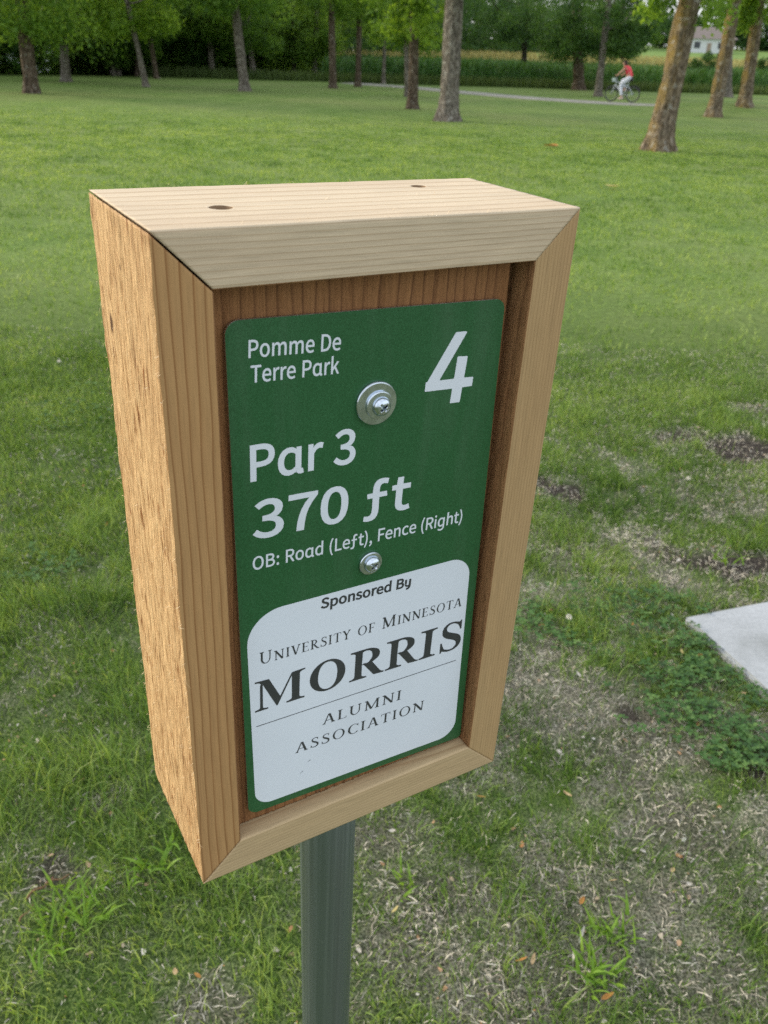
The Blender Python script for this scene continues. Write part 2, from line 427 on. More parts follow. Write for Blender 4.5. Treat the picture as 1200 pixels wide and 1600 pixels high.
def board(name, L, mats, rough_top, rough_front, seed, rot, loc, miter_gap=0.0, fine=True, label=None):
    """mitred rail: local x along the board, y = depth (0 front), z = 0 inner face .. BT outer face"""
    T, D = BT, BD
    e = .0007
    st = .0011
    # perimeter loop (y,z): front face up, outer face back, rear face down, inner face forward
    ys = np.arange(e, D - e, st); zs = np.arange(e, T - e, st)
    loop = [(0, z, 0) for z in zs] + [(e * .3, T - e * .3, 0)] + [(y, T, 1) for y in ys] + [(D - e * .3, T - e * .3, 1)] + \
           [(D, z, 2) for z in zs[::-1][::3]] + [(D - e * .3, e * .3, 2)] + [(y, 0, 3) for y in ys[::-1][::2]] + [(e * .3, e * .3, 3)]
    loop = np.array(loop); m = len(loop)
    n = int(L / .0016); u = np.linspace(-1, 1, n)
    y0, z0, fc = loop[:, 0], loop[:, 1], loop[:, 2]
    half = L / 2 - (T - z0) - miter_gap
    X = u[:, None] * half[None, :]
    Yy = np.repeat(y0[None], n, 0).copy(); Zz = np.repeat(z0[None], n, 0).copy()
    s = seed * 50.0
    # rough sawn relief on the outer face, ragged arrises
    per = np.arange(m) * st
    rr = (fbm(X * 85 + s, (y0[None] * 520 + 0 * X), 3, 5) - .5)
    rf = (fbm(X * 60 + s, (z0[None] * 300 + 0 * X), 3, 8) - .5)
    edge_o = np.exp(-np.minimum(abs(y0), abs(D - y0)) / .0015)[None]
    top = (fc == 1)[None]
    Zz = np.where(top, Zz + rr * (.0009 * rough_top + .0002) - edge_o * rough_top * .0005 * np.clip(fbm(X * 160 + s, 0 * X + 3, 3, 6) * 2 - .6, 0, 1), Zz)
    fr = (fc == 0)[None]
    Yy = np.where(fr, Yy + rf * (.0009 * rough_front + .00014), Yy)
    inn = (fc == 3)[None]
    Zz = np.where(inn, Zz + (fbm(X * 40 + s, y0[None] * 200 + 0 * X, 3, 9) - .5) * .0006, Zz)
    # long slow warp of the arris line
    V = np.stack([X, Yy, Zz], 2).reshape(-1, 3)
    idx = np.arange(n * m).reshape(n, m); nxt = np.roll(idx, -1, 1)
    F = np.stack([idx[:-1], idx[1:], nxt[1:], nxt[:-1]], -1).reshape(-1, 4)
    mi = np.tile(np.where(fc == 1, 1, np.where(fc == 3, 2, 0)), n - 1)
    caps = np.stack([idx[0], idx[-1][::-1]])
    me = mesh_np(name, V, [F, caps], None, False, None, mats, np.concatenate([mi, [0, 0]]))
    # consistent outward normals
    bm = bmesh.new(); bm.from_mesh(me); bmesh.ops.recalc_face_normals(bm, faces=bm.faces)
    for f in bm.faces: f.smooth = len(f.verts) == 4
    bm.to_mesh(me); bm.free()
    o = link(name, me, sign, sbox(loc)); o.rotation_euler = rot.to_euler()
    if label: o['label'] = label
    return o
h2, w2 = BH / 2, BW / 2
RT = Matrix.Identity(3)
RB = Matrix(((-1, 0, 0), (0, 1, 0), (0, 0, -1)))
RL = Matrix(((0, 0, -1), (0, 1, 0), (1, 0, 0)))
RR = Matrix(((0, 0, 1), (0, 1, 0), (-1, 0, 0)))
top_rail = board('frame_board', BW, [M_top, M_top.copy(), M_inner], .12, .1, 1, RT, (0, 0, h2 - BT), .0001, label='pale top frame board with two screw holes')
bot_rail = board('frame_board', BW, [M_bot, M_bot, M_bot], .3, .15, 2, RB, (0, 0, -h2 + BT), .0001, label='bottom frame board')
left_rail = board('frame_board', BH, [M_left, M_leftR, M_inner], 1.0, .2, 3, RL, (-w2 + BT, .0004, -.0004), .0007, label='rough sawn orange left frame board')
right_rail = board('frame_board', BH, [M_right, M_right, M_inner], .4, .15, 4, RR, (w2 - BT, .0002, -.0001), .0001, label='right frame board with close straight grain')

def cyl_bm(bm, r0, r1, z0, z1, n=32, cx=0, cy=0, cap=True):
    a = [bm.verts.new((cx + r0 * math.cos(2 * math.pi * i / n), cy + r0 * math.sin(2 * math.pi * i / n), z0)) for i in range(n)]
    b = [bm.verts.new((cx + r1 * math.cos(2 * math.pi * i / n), cy + r1 * math.sin(2 * math.pi * i / n), z1)) for i in range(n)]
    for i in range(n): bm.faces.new((a[i], a[(i + 1) % n], b[(i + 1) % n], b[i]))
    if cap: bm.faces.new(a[::-1]); bm.faces.new(b)
def apply_bool(o, cutter_me, loc):
    c = bpy.data.objects.new('cut', cutter_me); COL.objects.link(c); c.matrix_world = Matrix.Translation(loc)
    # evaluate in the object's own frame
    mw = o.matrix_basis.copy(); par = o.parent; o.parent = None; o.matrix_basis = Matrix.Identity(4)
    md = o.modifiers.new('b', 'BOOLEAN'); md.object = c; md.operation = 'DIFFERENCE'; md.solver = 'EXACT'; md.material_mode = 'TRANSFER'
    bpy.context.view_layer.update()
    dg = bpy.context.evaluated_depsgraph_get()
    me = bpy.data.meshes.new_from_object(o.evaluated_get(dg))
    o.modifiers.clear(); o.data = me; o.parent = par; o.matrix_basis = mw
    bpy.data.objects.remove(c)
HOLES = [(-.0587, .0357, .0050), (.0540, .0682, .0038)]
M_zinc = None
def metal_mat():
    t = NT('zinc_plated_steel')
    n = t.noise(t.coord(), 300, 3, .5); n2 = t.noise(t.coord(), 180, 3)
    c = t.ramp(n2, [(.3, (.50, .56, .63)), (.7, (.68, .76, .84))])
    return t.fin(c, t.math('MULTIPLY_ADD', n, .16, .17), t.bump(n, .05, .0001), metal=1.0)
M_zinc = metal_mat()
M_dark = plain('hole_painted_shade', (.22, .14, .075), .8)  # hole walls coloured darker to paint in the shade inside
for hx, hy, hr in HOLES:
    bm = bmesh.new(); cyl_bm(bm, hr * .55, hr, BT - .0062, BT + .0006, 28); me = bpy.data.meshes.new('cut'); bm.to_mesh(me); bm.free(); me.materials.append(M_dark)
    apply_bool(top_rail, me, Vector((hx, hy, 0)))

# Phillips pan head screw
def screw_mesh(r, hgt, recess=True):
    bm = bmesh.new(); n = 40; prof = [(0, hgt)] ; rings = []
    P = [(.18, 1.0), (.4, .97), (.62, .88), (.8, .70), (.93, .42), (1.0, .12), (1.0, 0), (.45, -.02), (.42, -1.2)]
    for pr, pz in P:
        rings.append([bm.verts.new((r * pr * math.cos(2 * math.pi * i / n), r * pr * math.sin(2 * math.pi * i / n), hgt * pz)) for i in range(n)])
    for a, b in zip(rings[:-1], rings[1:]):
        for i in range(n): bm.faces.new((a[i], b[i], b[(i + 1) % n], a[(i + 1) % n]))
    bm.faces.new(rings[0]); bm.faces.new(rings[-1][::-1])
    bmesh.ops.recalc_face_normals(bm, faces=bm.faces)
    for f in bm.faces: f.smooth = len(f.verts) == 4
    me = bpy.data.meshes.new('screw'); bm.to_mesh(me); bm.free(); me.materials.append(M_zinc)
    if recess:
        o = bpy.data.objects.new('tmp', me); COL.objects.link(o)
        for a in (0, 90):
            bm = bmesh.new()
            l, w, d = r * .52, r * .13, hgt * .75
            vs = [bm.verts.new(v) for v in ((-l, -w, hgt * 1.2), (l, -w, hgt * 1.2), (l, w, hgt * 1.2), (-l, w, hgt * 1.2), (-l * .35, -w * .6, hgt - d), (l * .35, -w * .6, hgt - d), (l * .35, w * .6, hgt - d), (-l * .35, w * .6, hgt - d))]
            for q in ((0, 1, 2, 3), (7, 6, 5, 4), (0, 4, 5, 1), (1, 5, 6, 2), (2, 6, 7, 3), (3, 7, 4, 0)): bm.faces.new([vs[i] for i in q])
            bmesh.ops.recalc_face_normals(bm, faces=bm.faces)
            bmesh.ops.rotate(bm, verts=bm.verts, matrix=Matrix.Rotation(R(a + 38), 3, 'Z'))
            cm = bpy.data.meshes.new('c'); bm.to_mesh(cm); bm.free()
            apply_bool(o, cm, Vector((0, 0, 0)))
        me = o.data; bpy.data.objects.remove(o)
    return me
def washer_mesh(ro, ri, th, dome=0.0):
    bm = bmesh.new(); n = 56; b = th * .3
    prof = [(ri, 0), (ri, th + dome), (ri + b, th + dome + b * .2), (ro - b * 1.3, th), (ro - b * .5, th - b * .25), (ro, th - b), (ro, 0)]
    rings = [[bm.verts.new((p * math.cos(2 * math.pi * i / n), p * math.sin(2 * math.pi * i / n), z)) for i in range(n)] for p, z in prof]
    for k in range(len(rings)):
        a, c = rings[k], rings[(k + 1) % len(rings)]
        for i in range(n): bm.faces.new((a[i], a[(i + 1) % n], c[(i + 1) % n], c[i]))
    bmesh.ops.recalc_face_normals(bm, faces=bm.faces)
    for f in bm.faces: f.smooth = False
    me = bpy.data.meshes.new('washer'); bm.to_mesh(me); bm.free(); me.materials.append(M_zinc); return me
RF = Matrix.Rotation(R(90), 3, 'X')             # local z -> box -y (towards the viewer)
for i, (hx, hy, hr) in enumerate(HOLES):
    s_ = link('screw', screw_mesh(hr * .74, .0016), top_rail, (hx, hy, BT - .0029)); s_.rotation_euler = (R(7), 0, .3)
    s_['label'] = 'screw sunk in the hole of the top board'

# torn fibres standing off the rough sawn board
def fibres(o, n, L):
    x = rng.uniform(-L / 2 + .03, L / 2 - .03, n); y = np.where(rng.random(n) < .5, rng.random(n) * BD, np.where(rng.random(n) < .5, .0003, BD - .0003)); P = np.stack([x, y, np.full(n, BT - .0001)], 1)
    l = .0015 + .004 * rng.random(n) ** 2; az = rng.normal(0, .55, n) + np.where(rng.random(n) < .5, 0, math.pi); V = np.zeros((n, 4, 2, 3))
    for k_, tt in enumerate((0, .35, .7, 1)):
        c = P + np.stack([np.cos(az) * l * tt, np.sin(az) * l * tt * (1 + tt), .0012 * math.sin(tt * 2.6) * (.4 + rng.random(n))], 1)
        wv = .00009 * (1 - .6 * tt)
        for j, sg in enumerate((-1, 1)): V[:, k_, j] = c + np.stack([-np.sin(az) * wv * sg, np.cos(az) * wv * sg, np.zeros(n)], 1)
    ix = np.arange(n * 8).reshape(n, 4, 2); F = np.stack([ix[:, :-1, 0], ix[:, :-1, 1], ix[:, 1:, 1], ix[:, 1:, 0]], -1).reshape(-1, 4)
    props(link('wood_fibres', mesh_np('wood_fibres', V.reshape(-1, 3), F, plain('pale_fibre', (.80, .64, .42), .8)), o), kind='stuff')
fibres(left_rail, 200, BH); fibres(right_rail, 60, BH); fibres(top_rail, 30, BW)

# back panel with plate
PY = BR_
def box_bm(bm, x0, x1, y0, y1, z0, z1, bev=0, seg=2):
    vs = [bm.verts.new((x, y, z)) for x in (x0, x1) for y in (y0, y1) for z in (z0, z1)]
    fs = [bm.faces.new([vs[i] for i in q]) for q in ((0, 1, 3, 2), (4, 6, 7, 5), (0, 4, 5, 1), (2, 3, 7, 6), (0, 2, 6, 4), (1, 5, 7, 3))]
    bmesh.ops.recalc_face_normals(bm, faces=fs)
    if bev: bmesh.ops.bevel(bm, geom=list({e for f in fs for e in f.edges}), offset=bev, segments=seg, affect='EDGES')
def bm_obj(name, bm, mat, parent=None, loc=(0, 0, 0), smooth=False, label=None):
    me = bpy.data.meshes.new(name); bm.to_mesh(me); bm.free()
    if mat: me.materials.append(mat)
    if smooth: me.polygons.foreach_set('use_smooth', np.ones(len(me.polygons), bool))
    o = link(name, me, parent, loc)
    if label: o['label'] = label
    return o
# panel in a frame where local x runs up the board (grain) and z faces the viewer
def back_panel():
    xa, xb = -w2 + BT + .0012, None
    nz, nx = 300, 150
    zz = np.linspace(-h2 + BT + .0006, h2 - BT - .0004, nz); uu = np.linspace(0, 1, nx)
    Z = np.repeat(zz[:, None], nx, 1)
    xr = .0699 + (.1495 - zz) / .299 * .0048
    Xx = xa + uu[None] * (xr[:, None] - xa)
    g = (fbm(Z * 30, Xx * 900, 3, 77) - .5) * .0006 + (vnoise(Z * 12, Xx * 420, 78) - .5) * .0007
    # end fluting where the saw left the lower edge ragged
    low = np.exp(-(Z - zz[0]) / .010); g = g + low * (np.abs(np.sin(Xx * 1500 + 3 * vnoise(Xx * 300, Z * 3, 4))) - .6) * .0009
    Yv = g
    Vf = np.stack([Z, -Xx, -Yv], 2).reshape(-1, 3)          # local x=up, y=-box x, z=-box y
    idx = np.arange(nz * nx).reshape(nz, nx)
    F = np.stack([idx[:-1, :-1], idx[1:, :-1], idx[1:, 1:], idx[:-1, 1:]], -1).reshape(-1, 4)
    loopi = np.concatenate([idx[0, :], idx[1:, -1], idx[-1, -2::-1], idx[-2:0:-1, 0]])
    Vb = Vf[loopi].copy(); Vb[:, 2] = -.019
    nb = len(loopi); bi = len(Vf) + np.arange(nb)
    Fs = np.stack([loopi, bi, np.roll(bi, -1), np.roll(loopi, -1)], 1)
    me = mesh_np('back_panel', np.concatenate([Vf, Vb]), [F, Fs, bi[None, :]], M_panel)
    bm = bmesh.new(); bm.from_mesh(me); bmesh.ops.recalc_face_normals(bm, faces=bm.faces); bm.to_mesh(me); bm.free()
    o = link('back_panel', me, sign, sbox((0, PY + .0006, 0)))
    # columns: local x->box z, local y->-box x, local z->-box y
    o.rotation_euler = Matrix(((0, -1, 0), (0, 0, -1), (1, 0, 0))).to_euler()
    o['label'] = 'dark brown recessed back board'
back_panel()

# sign plate -----------------------------------------------------------
def plate_mat(name, base, speck, amt, rough, spec=.5):
    t = NT(name)
    v = t.coord(); n1 = t.noise(v, 1500, 2, .6); n2 = t.noise(v, 12, 4, .55); n3 = t.noise(v, 700, 2, .5)
    c = t.mix(t.ramp(n1, [(.40, 0), (.68, amt)]), base, speck)
    c = t.mix(1.0, c, t.ramp(n2, [(.3, .96), (.7, 1.04)]), 'MULTIPLY')
    # light dust and faint wipe marks
    d = t.noise(t.coord(scale=(60, 60, 8)), 1, 4, .6); c = t.mix(t.ramp(d, [(.5, 0), (.85, .05)]), c, (.5, .5, .48))
    return t.fin(c, t.math('MULTIPLY_ADD', n2, .12, rough), t.bump(n3, .10, .0001), spec=spec)
M_green = plate_mat('sign_green_vinyl', (.0125, .083, .024), (.036, .15, .058), .6, .36)
M_white = plate_mat('sign_white_vinyl', (.69, .745, .82), (.74, .79, .86), .3, .36)
M_ink = plate_mat('sign_dark_ink', (.035, .040, .042), (.05, .055, .058), .3, .4)
M_lett = plate_mat('sign_white_lettering', (.68, .73, .80), (.72, .77, .84), .3, .36)
M_edge = plain('plate_edge_aluminium', (.55, .55, .53), .4, 1)

def rounded_quad(TL, TR, BR, BL, rs, n=10):
    Q = [np.array(q, float) for q in (TL, TR, BR, BL)]; out = []
    for i in range(4):
        c = Q[i]; a = Q[i - 1]; b = Q[(i + 1) % 4]; r = rs[i]
        ua = (a - c) / np.linalg.norm(a - c); ub = (b - c) / np.linalg.norm(b - c)
        p0, p1 = c + ua * r, c + ub * r
        for k_ in range(n + 1):
            s_ = k_ / n; kap = .4477
            q0, q1, q2, q3 = p0, p0 - ua * r * (1 - kap), p1 - ub * r * (1 - kap), p1
            out.append((1 - s_) ** 3 * q0 + 3 * (1 - s_) ** 2 * s_ * q1 + 3 * (1 - s_) * s_ * s_ * q2 + s_ ** 3 * q3)
    return np.array(out)
def flat_obj(name, contours, y_front, thick, mat, parent, label=None, edge=None):
    """contours in box millimetres (x,z); front face at y_front (m), extends back"""
    cu = bpy.data.curves.new(name, 'CURVE'); cu.dimensions = '2D'; cu.fill_mode = 'BOTH'; cu.extrude = thick / 2
    for c in contours:
        sp = cu.splines.new('POLY'); sp.points.add(len(c) - 1); sp.use_cyclic_u = True
        sp.points.foreach_set('co', np.concatenate([np.array(c) / 1000, np.zeros((len(c), 1)), np.ones((len(c), 1))], 1).astype(np.float32).ravel())
    ob = bpy.data.objects.new(name, cu); COL.objects.link(ob); bpy.context.view_layer.update()
    me = bpy.data.meshes.new_from_object(ob.evaluated_get(bpy.context.evaluated_depsgraph_get()))
    bpy.data.objects.remove(ob)
    n = len(me.vertices); co = np.empty(n * 3, np.float32); me.vertices.foreach_get('co', co); co = co.reshape(-1, 3)
    V = np.stack([co[:, 0], y_front + thick / 2 - co[:, 2], co[:, 1]], 1)
    me.vertices.foreach_set('co', np.ascontiguousarray(V, np.float32).ravel())
    me.materials.clear(); me.materials.append(mat)
    bm = bmesh.new(); bm.from_mesh(me)
    bmesh.ops.remove_doubles(bm, verts=bm.verts, dist=1e-7)
    bmesh.ops.recalc_face_normals(bm, faces=bm.faces)
    if edge:
        me.materials.append(edge)
        for f in bm.faces:
            if abs(f.normal.y) < .5: f.material_index = 1
    bm.to_mesh(me); bm.free(); me.update()
    o = link(name, me, parent)
    if label: o['label'] = label
    return o
YP = PY - .0020          # plate front
plate = flat_obj('sign_plate', [rounded_quad((-69.4, 135.2), (67.2, 131.7), (73.6, -145.8), (-67.8, -141.5), (6, 5, 3, 6))], YP, .0016, M_green, sign, 'green sign plate with rounded corners', M_edge)
plate.location = sbox()
TH = .00006
white = flat_obj('sponsor_panel', [rounded_quad((-65.3, -7.2), (65.0, -8.4), (68.6, -141.2), (-63.6, -137.0), (19, 13, 12, 10), 14)], YP - TH * 1.5, TH, M_white, plate, 'white sponsor panel with rounded corners')

